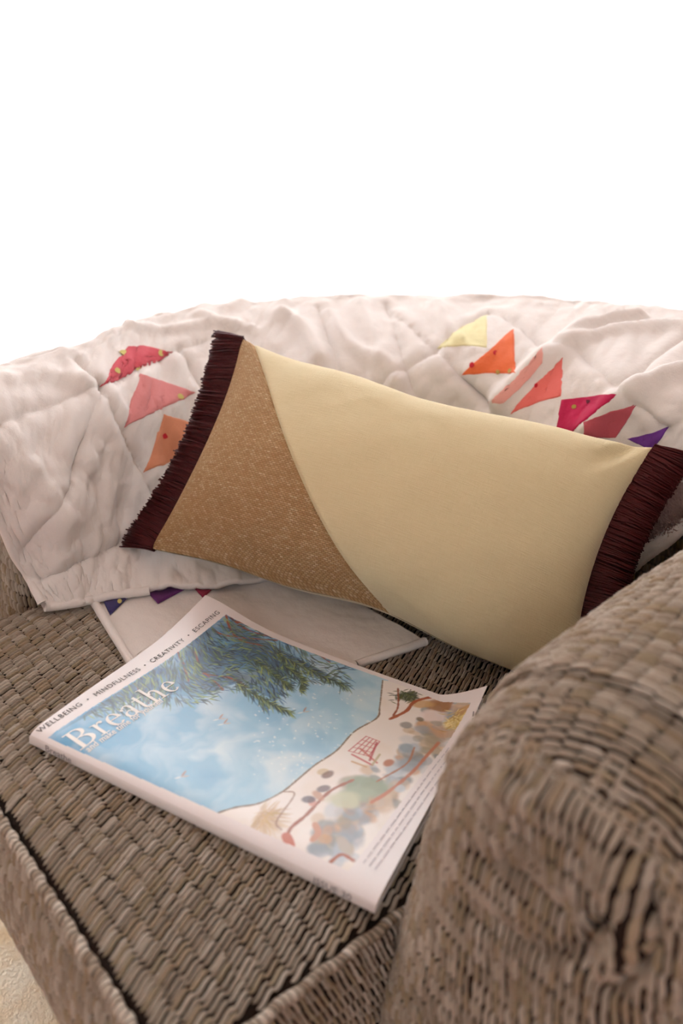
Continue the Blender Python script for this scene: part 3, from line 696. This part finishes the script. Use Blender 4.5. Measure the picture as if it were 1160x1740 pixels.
def panel(name, s0, s1, nu, side, mat, seamed=True):
    k = np.linspace(0, 1, nu)
    S = s0(tt)[None, :] * (1 - k[:, None]) + s1(tt)[None, :] * k[:, None]; Tm = np.broadcast_to(tt[None, :], S.shape)
    P = pillow_pt(S, Tm, side, (S - seam(Tm)) if seamed else None)
    f = gridf(nu, len(tt)); 
    o = mesh_obj(name, P.reshape(-1, 3), f if side > 0 else f[:, ::-1], mat, uvs=np.stack([S * 0.24, Tm * 0.14], -1).reshape(-1, 2))
    under(pil, o); return o
one = lambda t: np.ones_like(t)
p1 = panel('coarse_weave_panel', lambda t: -one(t), seam, 110, 1, M_TAN); p1['label'] = 'tan coarse-woven panel'
p2 = panel('plain_panel', seam, one, 170, 1, M_CREAM); p2['label'] = 'smooth cream cotton panel'
p3 = panel('back_panel', lambda t: -one(t), one, 120, -1, M_CREAM, False)
def fringe(sgn, label):
    n = 230; S, Fc = [], []; tape = []
    ts = np.linspace(-1.0, 1.0, n)
    edge = pillow_pt(np.full(n, float(sgn)), ts, 1) * 0.5 + pillow_pt(np.full(n, float(sgn)), ts, -1) * 0.5
    out = ex * sgn
    for i in range(n):
        tl = edge[min(i + 1, n - 1)] - edge[max(i - 1, 0)]; tl /= np.linalg.norm(tl)
        o = out - tl * (out @ tl); o /= np.linalg.norm(o)
        fan = np.clip((abs(ts[i]) - 0.93) / 0.07, 0, 1) * np.sign(ts[i])
        for q in range(16):
            dep = RNG.uniform(-1, 1); d = o + tl * (0.05 * RNG.normal() + fan * 0.30) + pn * (0.13 * dep + 0.03 * RNG.normal()) ; d /= np.linalg.norm(d)
            l = 0.034 * RNG.uniform(0.93, 1.03); p = edge[i] + pn * 0.0055 * dep + tl * RNG.normal(0, 0.0008) - o * 0.002
            bend = RNG.normal(0, 0.0008, 3) + np.array([0, 0, -0.003])
            pts = [p, p + d * l * 0.5 + bend * 0.3, p + d * l + bend]; a = np.cross(d, pn); a /= np.linalg.norm(a); c = np.cross(d, a); b = len(S)
            for k, x in enumerate(pts):
                r = (0.0010, 0.0011, 0.0008)[k]
                for g in range(3): S.append(x + r * (a * math.cos(g * 2.094) + c * math.sin(g * 2.094)))
            for k in range(2):
                for g in range(3): h = (g + 1) % 3; Fc.append((b + k * 3 + g, b + k * 3 + h, b + k * 3 + 3 + h, b + k * 3 + 3 + g))
            Fc.append((b + 6, b + 7, b + 8))
    m = MB(); m.add(np.array(S), Fc); o = m.build('fringe', M_FRINGE); o['kind'] = 'stuff'; o['label'] = label
    under(pil, o)
fringe(-1, 'burgundy brush fringe'); fringe(1, 'burgundy brush fringe')

# ------------------------------------------------------------------ magazine
MT = 0.0115; ZB = 0.4600; ZT = ZB + MT
cTL, cTR, cBR, cBL = [np.array(atz(x, y, ZT)) for x, y in ((46, 1240), (352, 1033), (818, 1206), (642, 1530))]
ux = ((cBL - cTL) + (cBR - cTR)) / 2; LX = np.linalg.norm(ux); ux /= LX
uy = ((cTR - cTL) + (cBR - cBL)) / 2; uy -= ux * (uy @ ux); LY = np.linalg.norm(uy); uy /= LY
ctr = (cTL + cTR + cBR + cBL) / 4; ORG = ctr - ux * LX / 2 - uy * LY / 2
def warp(x, y):                      # height of the cover above flat: curled corners, slight waves
    c1 = 0.0125 * np.exp(-((x / 0.05) ** 2)) * np.clip((y / LY - 0.60) / 0.40, 0, 1.2) ** 2.2
    k = np.clip(((x - LX) + (y - LY) * 0.45 + 0.038) / 0.038, 0, 1.3); c2 = 0.024 * k ** 1.3
    w = 0.0016 * np.sin(y / LY * 9 + x * 14) * np.clip(y / LY, 0, 1)
    rnd = -0.0035 * np.exp(-y / 0.004)
    return c1 + c2 + w + rnd
def cov(x, y, off=0.0):
    x, y = np.asarray(x, float), np.asarray(y, float)
    P = ORG + ux * x[..., None] + uy * y[..., None]; P = P.copy(); P[..., 2] += warp(x, y) + off; return P
# homography-free inverse: photo pixel -> cover coordinates
def p2c(px, py):
    r = ray(px, py); z = ZT
    for _ in range(12):
        q = CAM + r * ((z - CAM.z) / r.z); x = float((np.array(q) - ORG) @ ux); y = float((np.array(q) - ORG) @ uy)
        z = ZT + 0.6 * float(warp(np.float64(x), np.float64(y))) + 0.4 * (z - ZT)
    return x, y
def pc(*pts): return np.array([p2c(*p) for p in pts])
# --- paint the cover illustration into a point colour layer
NX, NY = 520, 430
gx, gy = np.meshgrid(np.linspace(0, LX, NX), np.linspace(0, LY, NY), indexing='ij')
paint = np.empty((NX, NY, 3)); paint[:] = lin((233, 226, 227))
def inpoly(poly):
    poly = np.asarray(poly); m = np.zeros(gx.shape, bool); j = len(poly) - 1
    for i in range(len(poly)):
        xi, yi = poly[i]; xj, yj = poly[j]
        c = ((yi > gy) != (yj > gy)) & (gx < (xj - xi) * (gy - yi) / (yj - yi + 1e-12) + xi); m ^= c; j = i
    return m
def lay(mask, rgb, alpha=1.0):
    a = (mask * alpha)[..., None]; paint[:] = paint * (1 - a) + lin(rgb) * a
def segd(p0, p1):
    d = p1 - p0; l2 = d @ d + 1e-12; t = np.clip(((gx - p0[0]) * d[0] + (gy - p0[1]) * d[1]) / l2, 0, 1)
    return np.hypot(gx - p0[0] - t * d[0], gy - p0[1] - t * d[1]), t
def stroke(p0, p1, w, rgb, alpha=0.9, taper=True):     # one brush mark, painted locally
    m = max(abs(p1[0] - p0[0]), abs(p1[1] - p0[1])) / 2 + w * 2; c = (p0 + p1) / 2
    i0, i1 = int(max(0, (c[0] - m) / LX * (NX - 1))), int(min(NX, (c[0] + m) / LX * (NX - 1) + 2)); j0, j1 = int(max(0, (c[1] - m) / LY * (NY - 1))), int(min(NY, (c[1] + m) / LY * (NY - 1) + 2))
    if i1 <= i0 or j1 <= j0: return
    X, Yy = gx[i0:i1, j0:j1], gy[i0:i1, j0:j1]; d = p1 - p0; l2 = d @ d + 1e-12
    t = np.clip(((X - p0[0]) * d[0] + (Yy - p0[1]) * d[1]) / l2, 0, 1); dd = np.hypot(X - p0[0] - t * d[0], Yy - p0[1] - t * d[1])
    ww = w * (np.sin(np.pi * np.clip(t * 0.9 + 0.05, 0, 1)) if taper else 1.0)
    a = np.clip((ww - dd) / 0.0005 + 0.5, 0, 1) * alpha * PIC[i0:i1, j0:j1]
    paint[i0:i1, j0:j1] = paint[i0:i1, j0:j1] * (1 - a[..., None]) + lin(rgb) * a[..., None]
def curve(pxs, w, rgb, alpha=0.85):
    c = catmull(pc(*pxs), np.linspace(0, len(pxs) - 1, 10 * len(pxs)))
    for a, b in zip(c[:-1], c[1:]): stroke(a, b, w * (0.7 + 0.5 * random.random()), rgb, alpha, False)
def blob(px, py, r, rgb, alpha=0.8, asp=1.0, ang=0.0, soft=0.35):
    x, y = p2c(px, py); m = r * 1.6 * max(1, asp)
    dx, dy = gx - x, gy - y; ca, sa = math.cos(ang), math.sin(ang)
    q = np.hypot((dx * ca + dy * sa) / asp, -dx * sa + dy * ca) / r + 0.35 * vnoise(gx * 160, gy * 160, int(px))
    a = np.clip((1 - q) / soft, 0, 1) * alpha * PIC; paint[:] = paint * (1 - a[..., None]) + lin(rgb) * a[..., None]
picx0 = pc((232, 1148))[0][0]; 
pTLc, pTRc, pBRc, pBLc = pc((82, 1254), (384, 1044), (800, 1194), (592, 1480))
PIC = inpoly([pTLc, pTRc, pc((648, 1152))[0], pc((700, 1172))[0], pc((765, 1193))[0], pBRc, pBLc]).astype(float)
n1 = fbm(gx * 22, gy * 30, 41, 4); n2 = fbm(gx * 60 + n1 * 2, gy * 26, 45, 4)
fx_ = np.clip((gx - pTLc[0]) / (0.75 * LX), 0, 1)
sky = lin((96, 164, 208)) * (1 - fx_[..., None]) + lin((176, 212, 230)) * fx_[..., None]
cl = np.clip(n1 * 0.9 + n2 * 0.7 + 0.15, 0, 0.8)[..., None]
sky = sky * (1 - cl) + lin((214, 230, 238)) * cl
dk = np.clip(-n1 * 0.9 - 0.1, 0, 0.5)[..., None]; sky = sky * (1 - dk) + lin((92, 158, 204)) * dk
paint[:] = np.where(PIC[..., None] > 0, sky, paint)
# sand cove
SH = [(650, 1156), (645, 1200), (640, 1220), (602, 1243), (572, 1275), (535, 1300), (505, 1325), (480, 1345), (440, 1365), (400, 1372), (360, 1386)]
sand = inpoly(np.r_[pc(*SH), pc((340, 1392), (592, 1490), (830, 1200), (700, 1160))])
lay(sand * PIC, (238, 232, 228)); 
sg = np.clip(fbm(gx * 50, gy * 50, 51, 3) + 0.1, 0, 0.5); lay(sand * PIC, (228, 212, 194), sg * 0.6)
curve(SH, 0.0007, (122, 96, 74))
for x, y in RNG.uniform((430, 1150), (640, 1330), (150, 2)):           # glints on the water near the shore
    q = p2c(x, y); 
    i, j = int(np.clip(q[0] / LX * (NX - 1), 0, NX - 1)), int(np.clip(q[1] / LY * (NY - 1), 0, NY - 1))
    if not sand[i, j]: p = np.array(q); stroke(p, p + RNG.normal(0, 0.0007, 2), RNG.uniform(0.0003, 0.0008), (232, 240, 244), 0.65, False)
# dune grass
for k in range(130):
    b = np.array(p2c(445 + random.gauss(0, 6), 1388 + random.gauss(0, 6))); a = random.uniform(-2.9, 0.6); l = random.uniform(0.006, 0.019)
    stroke(b, b + l * np.array([math.cos(a + 1.2), math.sin(a + 1.2)]), 0.0006, random.choice([(206, 176, 128), (188, 160, 104), (212, 190, 160), (196, 168, 140)]), 0.6)
# rocks
ROCKS = []
for k in range(210):
    t = random.random(); cxp = 770 - 215 * t + random.gauss(0, 20); cyp = 1208 + 230 * t + random.gauss(0, 16)
    if cxp < 520: continue
    ROCKS.append((cxp, cyp, t))
for cxp, cyp, t in ROCKS:
    col = random.choice([(150, 160, 172), (172, 184, 196), (196, 172, 140), (132, 140, 146), (212, 190, 166), (186, 196, 206), (204, 160, 122), (160, 150, 130), (196, 206, 214)])
    blob(cxp, cyp, random.uniform(0.003, 0.0085), col, random.uniform(0.45, 0.8), random.uniform(1, 1.9), random.uniform(0, 3))
for px, py, r, c, asp in ((748, 1200, 0.010, (164, 108, 58), 1.5), (716, 1196, 0.006, (206, 164, 112), 2.0), (690, 1184, 0.007, (66, 78, 44), 1.5), (700, 1178, 0.004, (40, 58, 34), 1.4),
                          (735, 1216, 0.008, (236, 222, 220), 1.9), (714, 1222, 0.004, (120, 104, 84), 1), (690, 1232, 0.005, (140, 140, 140), 1.2), (774, 1226, 0.008, (220, 198, 130), 1.4), (790, 1206, 0.005, (196, 150, 96), 1.6),
                          (622, 1336, 0.014, (150, 168, 146), 1.4), (608, 1350, 0.010, (168, 182, 160), 1.4), (585, 1360, 0.009, (204, 208, 180), 1.5), (692, 1300, 0.009, (160, 172, 184), 1.3), (690, 1272, 0.007, (150, 166, 180), 1.0)):
    blob(px, py, r, c, 0.85, asp, 0.6)
for k in range(60):
    b = np.array(p2c(776 + random.gauss(0, 9), 1228 + random.gauss(0, 8))); a = random.uniform(0, 6.28); stroke(b, b + 0.008 * np.array([math.cos(a), math.sin(a)]), 0.0005, random.choice([(236, 220, 160), (206, 178, 104), (178, 140, 72)]), 0.8)
for k in range(60):
    b = np.array(p2c(690 + random.gauss(0, 12), 1183 + random.gauss(0, 5))); a = random.uniform(0, 6.28); stroke(b, b + 0.006 * np.array([math.cos(a), math.sin(a)]), 0.0006, random.choice([(50, 64, 36), (86, 96, 48), (34, 48, 34)]), 0.8)
curve([(662, 1222), (690, 1208), (705, 1192), (740, 1184), (762, 1186)], 0.0014, (168, 86, 54)); curve([(668, 1216), (676, 1200), (676, 1170)], 0.0008, (150, 74, 50))
curve([(745, 1262), (725, 1284), (700, 1312), (660, 1345), (630, 1364)], 0.0013, (192, 122, 96), 0.7); curve([(600, 1325), (560, 1345), (520, 1385), (492, 1410), (486, 1442)], 0.0012, (160, 92, 72), 0.75)
curve([(486, 1420), (492, 1436), (484, 1446)], 0.0030, (196, 120, 104), 0.8); curve([(535, 1400), (540, 1415), (530, 1428)], 0.0022, (200, 150, 126), 0.7); curve([(560, 1466), (580, 1452), (600, 1462)], 0.0012, (168, 100, 80), 0.7)
curve([(640, 1328), (690, 1298), (704, 1270)], 0.0008, (178, 120, 90), 0.7); curve([(480, 1345), (500, 1350), (470, 1395), (478, 1410)], 0.0006, (150, 112, 92), 0.7)
# deck chair, bags and towels on the sand
dc = pc((592, 1276), (622, 1251), (645, 1260), (626, 1285))
for k in np.linspace(0, 1, 5):
    stroke(dc[0] * (1 - k) + dc[3] * k, dc[1] * (1 - k) + dc[2] * k, 0.0004, (190, 74, 88), 0.9, False); stroke(dc[0] * (1 - k) + dc[1] * k, dc[3] * (1 - k) + dc[2] * k, 0.0004, (198, 92, 100), 0.8, False)
for a, b, c in (((598, 1282), (632, 1300), (196, 90, 96)), ((612, 1272), (640, 1296), (200, 110, 100)), ((598, 1294), (622, 1303), (206, 170, 130)), ((645, 1282), (632, 1300), (190, 176, 140)), ((640, 1262), (628, 1292), (186, 80, 90))):
    stroke(*pc(a, b), 0.0009, c, 0.85, False)
for px, py, c in ((548, 1312, (206, 186, 150)), (556, 1316, (120, 90, 80)), (540, 1352, (196, 150, 126)), (530, 1362, (210, 150, 136)), (550, 1340, (110, 96, 104)), (524, 1358, (90, 84, 100)), (660, 1296, (186, 120, 96))):
    blob(px, py, 0.0036, c, 0.85, 1.6, random.uniform(0, 3))
# swimmers
for px, py in ((372, 1222), (380, 1230), (515, 1210), (308, 1320)):
    p = np.array(p2c(px, py)); stroke(p, p + np.array([-0.001, 0.007]), 0.0008, (176, 128, 112), 0.8); stroke(p, p + np.array([0.004, 0.004]), 0.0006, (206, 178, 166), 0.8); stroke(p, p + np.array([-0.003, -0.004]), 0.0006, (236, 236, 236), 0.8)
# overhanging pine: branches and needle strokes
def fol(x, y):                       # density of foliage in photo pixels
    low = np.interp(x, [80, 140, 200, 260, 310, 350, 400, 440, 470, 500, 540, 590], [1232, 1222, 1206, 1188, 1196, 1190, 1168, 1196, 1205, 1150, 1160, 1168])
    return y < low
greens = [(44, 62, 76), (58, 84, 92), (74, 104, 92), (104, 134, 96), (150, 172, 100), (70, 110, 160), (94, 140, 186), (50, 70, 98), (120, 150, 130), (84, 96, 100)]
base_pts = pc((96, 1246), (384, 1044), (585, 1160), (500, 1140), (470, 1190), (400, 1160), (340, 1185), (260, 1178), (180, 1200))
lay(inpoly(base_pts) * PIC, (76, 104, 130), np.clip(0.70 + fbm(gx * 40, gy * 40, 61, 3) * 0.9, 0.15, 0.95))
for px, py, r in ((420, 1090, 0.013), (380, 1110, 0.012), (330, 1130, 0.008), (470, 1110, 0.010), (400, 1150, 0.009), (290, 1140, 0.007)): blob(px, py, r, (66, 74, 84), 0.6, 1.5, 0.4, 0.8)
branches = [((384, 1046), (392, 1070), (410, 1088), (450, 1098)), ((392, 1050), (420, 1070), (470, 1085), (520, 1100), (560, 1125)), ((360, 1070), (385, 1080), (430, 1085), (470, 1088)), ((330, 1108), (345, 1140), (372, 1165), (378, 1172)),
            ((345, 1145), (390, 1152), (420, 1168)), ((230, 1162), (245, 1185), (252, 1195)), ((300, 1105), (312, 1130), (320, 1158)), ((400, 1056), (425, 1062), (440, 1070))]
for b in branches: curve(b, 0.0011, (150, 86, 72), 0.85)
for k in range(4200):
    x = random.uniform(84, 590); y = random.uniform(1040, 1215)
    top = np.interp(x, [80, 384, 590], [1254, 1044, 1130])
    if y < top or not fol(x, y): continue
    a = 0.55 + 0.5 * math.sin(x * 0.035 + y * 0.02) + random.gauss(0, 0.35) + (0.5 if x < 300 else 0); l = random.uniform(9, 20)
    c = random.choice(greens); stroke(np.array(p2c(x, y)), np.array(p2c(x + l * math.cos(a), y + l * math.sin(a))), random.uniform(0.0004, 0.0009), c, 0.8)
for tip in ([(430, 1120), (470, 1150), (490, 1165)], [(470, 1110), (530, 1140), (585, 1165)], [(400, 1160), (450, 1190), (492, 1210)], [(480, 1130), (510, 1150), (508, 1172)]):
    c = catmull(tip, np.linspace(0, len(tip) - 1, 40))
    for (x, y) in c:
        for _ in range(4):
            a = 0.6 + random.gauss(0, 0.5); l = random.uniform(9, 18); stroke(np.array(p2c(x, y)), np.array(p2c(x + l * math.cos(a), y + l * math.sin(a))), 0.0005, random.choice([(58, 84, 70), (104, 128, 84), (156, 172, 100), (44, 62, 70), (50, 70, 80)]), 0.8)
# white text band along the foot of the cover: faint print lines
magz = empty('magazine', tuple(ORG * 0 + (ctr * (1, 1, 0)) + (0, 0, ZB)))
tag(magz, 'softcover magazine with blue seaside cover lying flat on the seat cushion', 'magazine')
MP = []
cover = mesh_obj('front_cover', cov(gx, gy).reshape(-1, 3), gridf(NX, NY), M_COVER, cols=paint.reshape(-1, 3)); MP.append(cover)
# page block, spine and back cover
nx, ny = 80, 60; X, Yy = np.meshgrid(np.linspace(0.0006, LX - 0.0006, nx), np.linspace(0.0008, LY - 0.0012, ny), indexing='ij')
m = MB(); topz = cov(X, Yy, -0.0007); warpf = warp(X, Yy)
topz[..., 2] -= np.clip(warpf, 0, 1) * 0.45; bot = topz.copy(); bot[..., 2] = ZB + 0.0006
m.add(topz.reshape(-1, 3), gridf(nx, ny).tolist()); m.add(bot.reshape(-1, 3), gridf(nx, ny)[:, ::-1].tolist())
def m_pages():
    mm = NT('page edges', 0.75, 0.2); x = mm.node('ShaderNodeSeparateXYZ'); mm.t.links.new(mm.node('ShaderNodeTexCoord').outputs['Object'], x.inputs[0])
    f = mm.noise(mm.xyz(mm.M('MULTIPLY', x.outputs[2], 2600.0), 0.0, 0.0), 1.0, 2.0); mm.color(mm.mix(f, L4(196, 188, 184), L4(240, 234, 230))); mm.bump(f, 0.0004); return mm.m
for sl in ((slice(0, 1), slice(None)), (slice(nx - 1, nx), slice(None)), (slice(None), slice(0, 1)), (slice(None), slice(ny - 1, ny))):
    a, b = topz[sl].reshape(-1, 3), bot[sl].reshape(-1, 3); k = len(a)
    m.add(np.r_[a, b], [(i, i + 1, k + i + 1, k + i) for i in range(k - 1)])
MP.append(m.build('page_block', m_pages(), smooth=False))
m = MB(); xs = np.linspace(0, LX, 60); th = np.linspace(0, 1, 12)
prof = [(-0.0012 * math.sin(math.pi * t) ** 0.5, -0.0035 * 1 - (MT - 0.0035) * t) for t in th]
S = np.array([[ORG + ux * x + uy * (py - 0.0001) + np.array([0, 0, pz]) for py, pz in prof] for x in xs])
m.add(S.reshape(-1, 3), gridf(60, 12).tolist()); spine = m.build('spine', M_SPINE); MP.append(spine)
m = MB(); X, Yy = np.meshgrid(np.linspace(0, LX, 10), np.linspace(0, LY, 10), indexing='ij'); P = ORG + ux * X[..., None] + uy * Yy[..., None]; P[..., 2] = ZB
m.add(P.reshape(-1, 3), gridf(10, 10).tolist()); MP.append(m.build('back_cover', M_SPINE))
# --- lettering
class Let:
    def __init__(s): s.p = []
    def rect(s, x0, y0, x1, y1): s.p.append([(x0, y0), (x1, y0), (x1, y1), (x0, y1)])
    def ring(s, cx, cy, ro, rp, ri, rq, a0, a1, n=26):
        a = np.radians(np.linspace(a0, a1, n))
        for i in range(n - 1):
            c0, s0, c1, s1 = math.cos(a[i]), math.sin(a[i]), math.cos(a[i + 1]), math.sin(a[i + 1])
            s.p.append([(cx + ro * c0, cy + rp * s0), (cx + ro * c1, cy + rp * s1), (cx + ri * c1, cy + rq * s1), (cx + ri * c0, cy + rq * s0)])
def gl_B():
    g = Let(); g.rect(.09, 0, .20, .7); g.rect(0, .665, .30, .7); g.rect(0, 0, .32, .035)
    g.ring(.27, .535, .25, .165, .135, .13, -90, 90); g.ring(.29, .19, .29, .19, .165, .15, -90, 90); g.rect(.2, .355, .3, .39); return g, .62
def gl_r():
    g = Let(); g.rect(.09, 0, .18, .48); g.rect(.01, .452, .18, .48); g.rect(.01, 0, .27, .032); g.ring(.29, .33, .14, .155, .10, .10, 70, 180); g.ring(.325, .435, .048, .048, 0, 0, 0, 360, 16); return g, .39
def gl_e():
    g = Let(); g.ring(.235, .24, .215, .25, .115, .218, 6, 318); g.rect(.10, .255, .44, .288); return g, .48
def gl_a():
    g = Let(); g.ring(.19, .13, .17, .14, .085, .105, 0, 360); g.rect(.285, .03, .375, .36); g.ring(.22, .35, .155, .14, .065, .108, 0, 150); g.ring(.075, .385, .045, .045, 0, 0, 0, 360, 14); g.ring(.40, .05, .115, .055, .03, .02, 180, 300); return g, .47
def gl_t():
    g = Let(); g.rect(.10, .09, .19, .60); g.rect(.0, .448, .33, .48); g.ring(.235, .10, .135, .11, .045, .07, 180, 320); return g, .35
def gl_h():
    g = Let(); g.rect(.08, 0, .17, .74); g.rect(.0, .712, .17, .74); g.rect(.0, 0, .25, .032); g.ring(.29, .31, .17, .18, .08, .135, 0, 165); g.rect(.37, 0, .46, .31); g.rect(.29, 0, .54, .032); return g, .56
def place(polys, mat, name, org, right, upv, scale, off=0.00035, parent_list=MP, shear=0.0):
    m = MB()
    for poly in polys:
        q = [np.array(org) + (np.array(right) * (p[0] + shear * p[1]) + np.array(upv) * p[1]) * scale for p in poly]
        q = np.array(q); m.add(cov(q[:, 0], q[:, 1], off), [tuple(range(len(q)))])
    parent_list.append(m.build(name, mat, smooth=False))
def fit(pl, pr):                     # baseline between two photo pixels -> origin, direction, up, length in cover metres
    a, b = np.array(p2c(*pl)), np.array(p2c(*pr)); d = b - a; l = np.linalg.norm(d); d /= l; return a, d, np.array([-d[1], d[0]]) if (-d[1]) < 0 else np.array([d[1], -d[0]]), l
polys, x = [], 0.0
for g in (gl_B, gl_r, gl_e, gl_a, gl_t, gl_h, gl_e):
    l, w_ = g(); polys += [[(p[0] + x, p[1]) for p in q] for q in l.p]; x += w_ + 0.015
o_, d_, u_, l_ = fit((137, 1276), (311, 1166)); place(polys, M_INKW, 'title_lettering', o_, d_, u_, l_ / x)
def text_polys(s, spacing=1.0, bold=0.0):
    cu = bpy.data.curves.new('t', 'FONT'); cu.body = s; cu.space_character = spacing; cu.resolution_u = 3; cu.offset = bold
    ob = bpy.data.objects.new('t', cu); COL.objects.link(ob); bpy.context.view_layer.update()
    me = ob.evaluated_get(bpy.context.evaluated_depsgraph_get()).to_mesh()
    v = [(p.co.x, p.co.y) for p in me.vertices]; P = [[v[i] for i in f.vertices] for f in me.polygons]
    xs = [p[0] for p in v]; bpy.data.objects.remove(ob); bpy.data.curves.remove(cu); return P, min(xs), max(xs)
def text(s, pl, pr, mat, name, spacing=1.0, shear=0.0, height=1.0, bold=0.0):
    P, x0, x1 = text_polys(s, spacing, bold); P = [[(p[0] - x0, p[1] * height) for p in q] for q in P]
    o, d, u, l = fit(pl, pr); place(P, mat, name, o, d, u, l / (x1 - x0), shear=shear)
text('WELLBEING  \u2022  MINDFULNESS  \u2022  CREATIVITY  \u2022  ESCAPING', (68, 1247), (374, 1042), M_INKD, 'heading_lettering', 1.15)
text('and make time for yourself', (151, 1279), (279, 1192), M_INKW, 'subtitle_lettering', 1.03, 0.12, 1.25, 0.018)
def lines_on(pl, pr, n, step, mat, name):
    o, d, u, l = fit(pl, pr); polys = []
    for k in range(n):
        x = 0.0
        while x < 0.92 * l:
            w_ = random.uniform(0.003, 0.010); y = -k * step
            polys.append([(x, y), (min(x + w_, l), y), (min(x + w_, l), y + 0.0009), (x, y + 0.0009)]); x += w_ + 0.0016
    place(polys, mat, name, o, d, u, 1.0)
M_PRINT = plain('pale grey print', (196, 190, 196), 0.4, 0.5)
lines_on((618, 1468), (770, 1260), 3, 0.0042, M_PRINT, 'footer_print')
M_PINK = plain('pink print', (214, 170, 176), 0.4, 0.5)
lines_on((802, 1232), (806, 1205), 3, 0.0034, M_INKG, 'footer_text')
# spine lettering
def spine_text(s, x0, length, mat):
    P, a, b = text_polys(s); sc = length / (b - a); m = MB()
    for q in P:
        m.add([ORG + ux * (x0 + (p[0] - a) * sc) + uy * -0.00155 + np.array([0, 0, -0.0092 + p[1] * sc]) for p in q], [tuple(range(len(q)))])
    MP.append(m.build('spine_lettering', mat, smooth=False))
spine_text('Breathe', 0.016, 0.024, M_INKG); spine_text('ISSUE 30', LX - 0.042, 0.026, M_INKG)
under(magz, *MP)
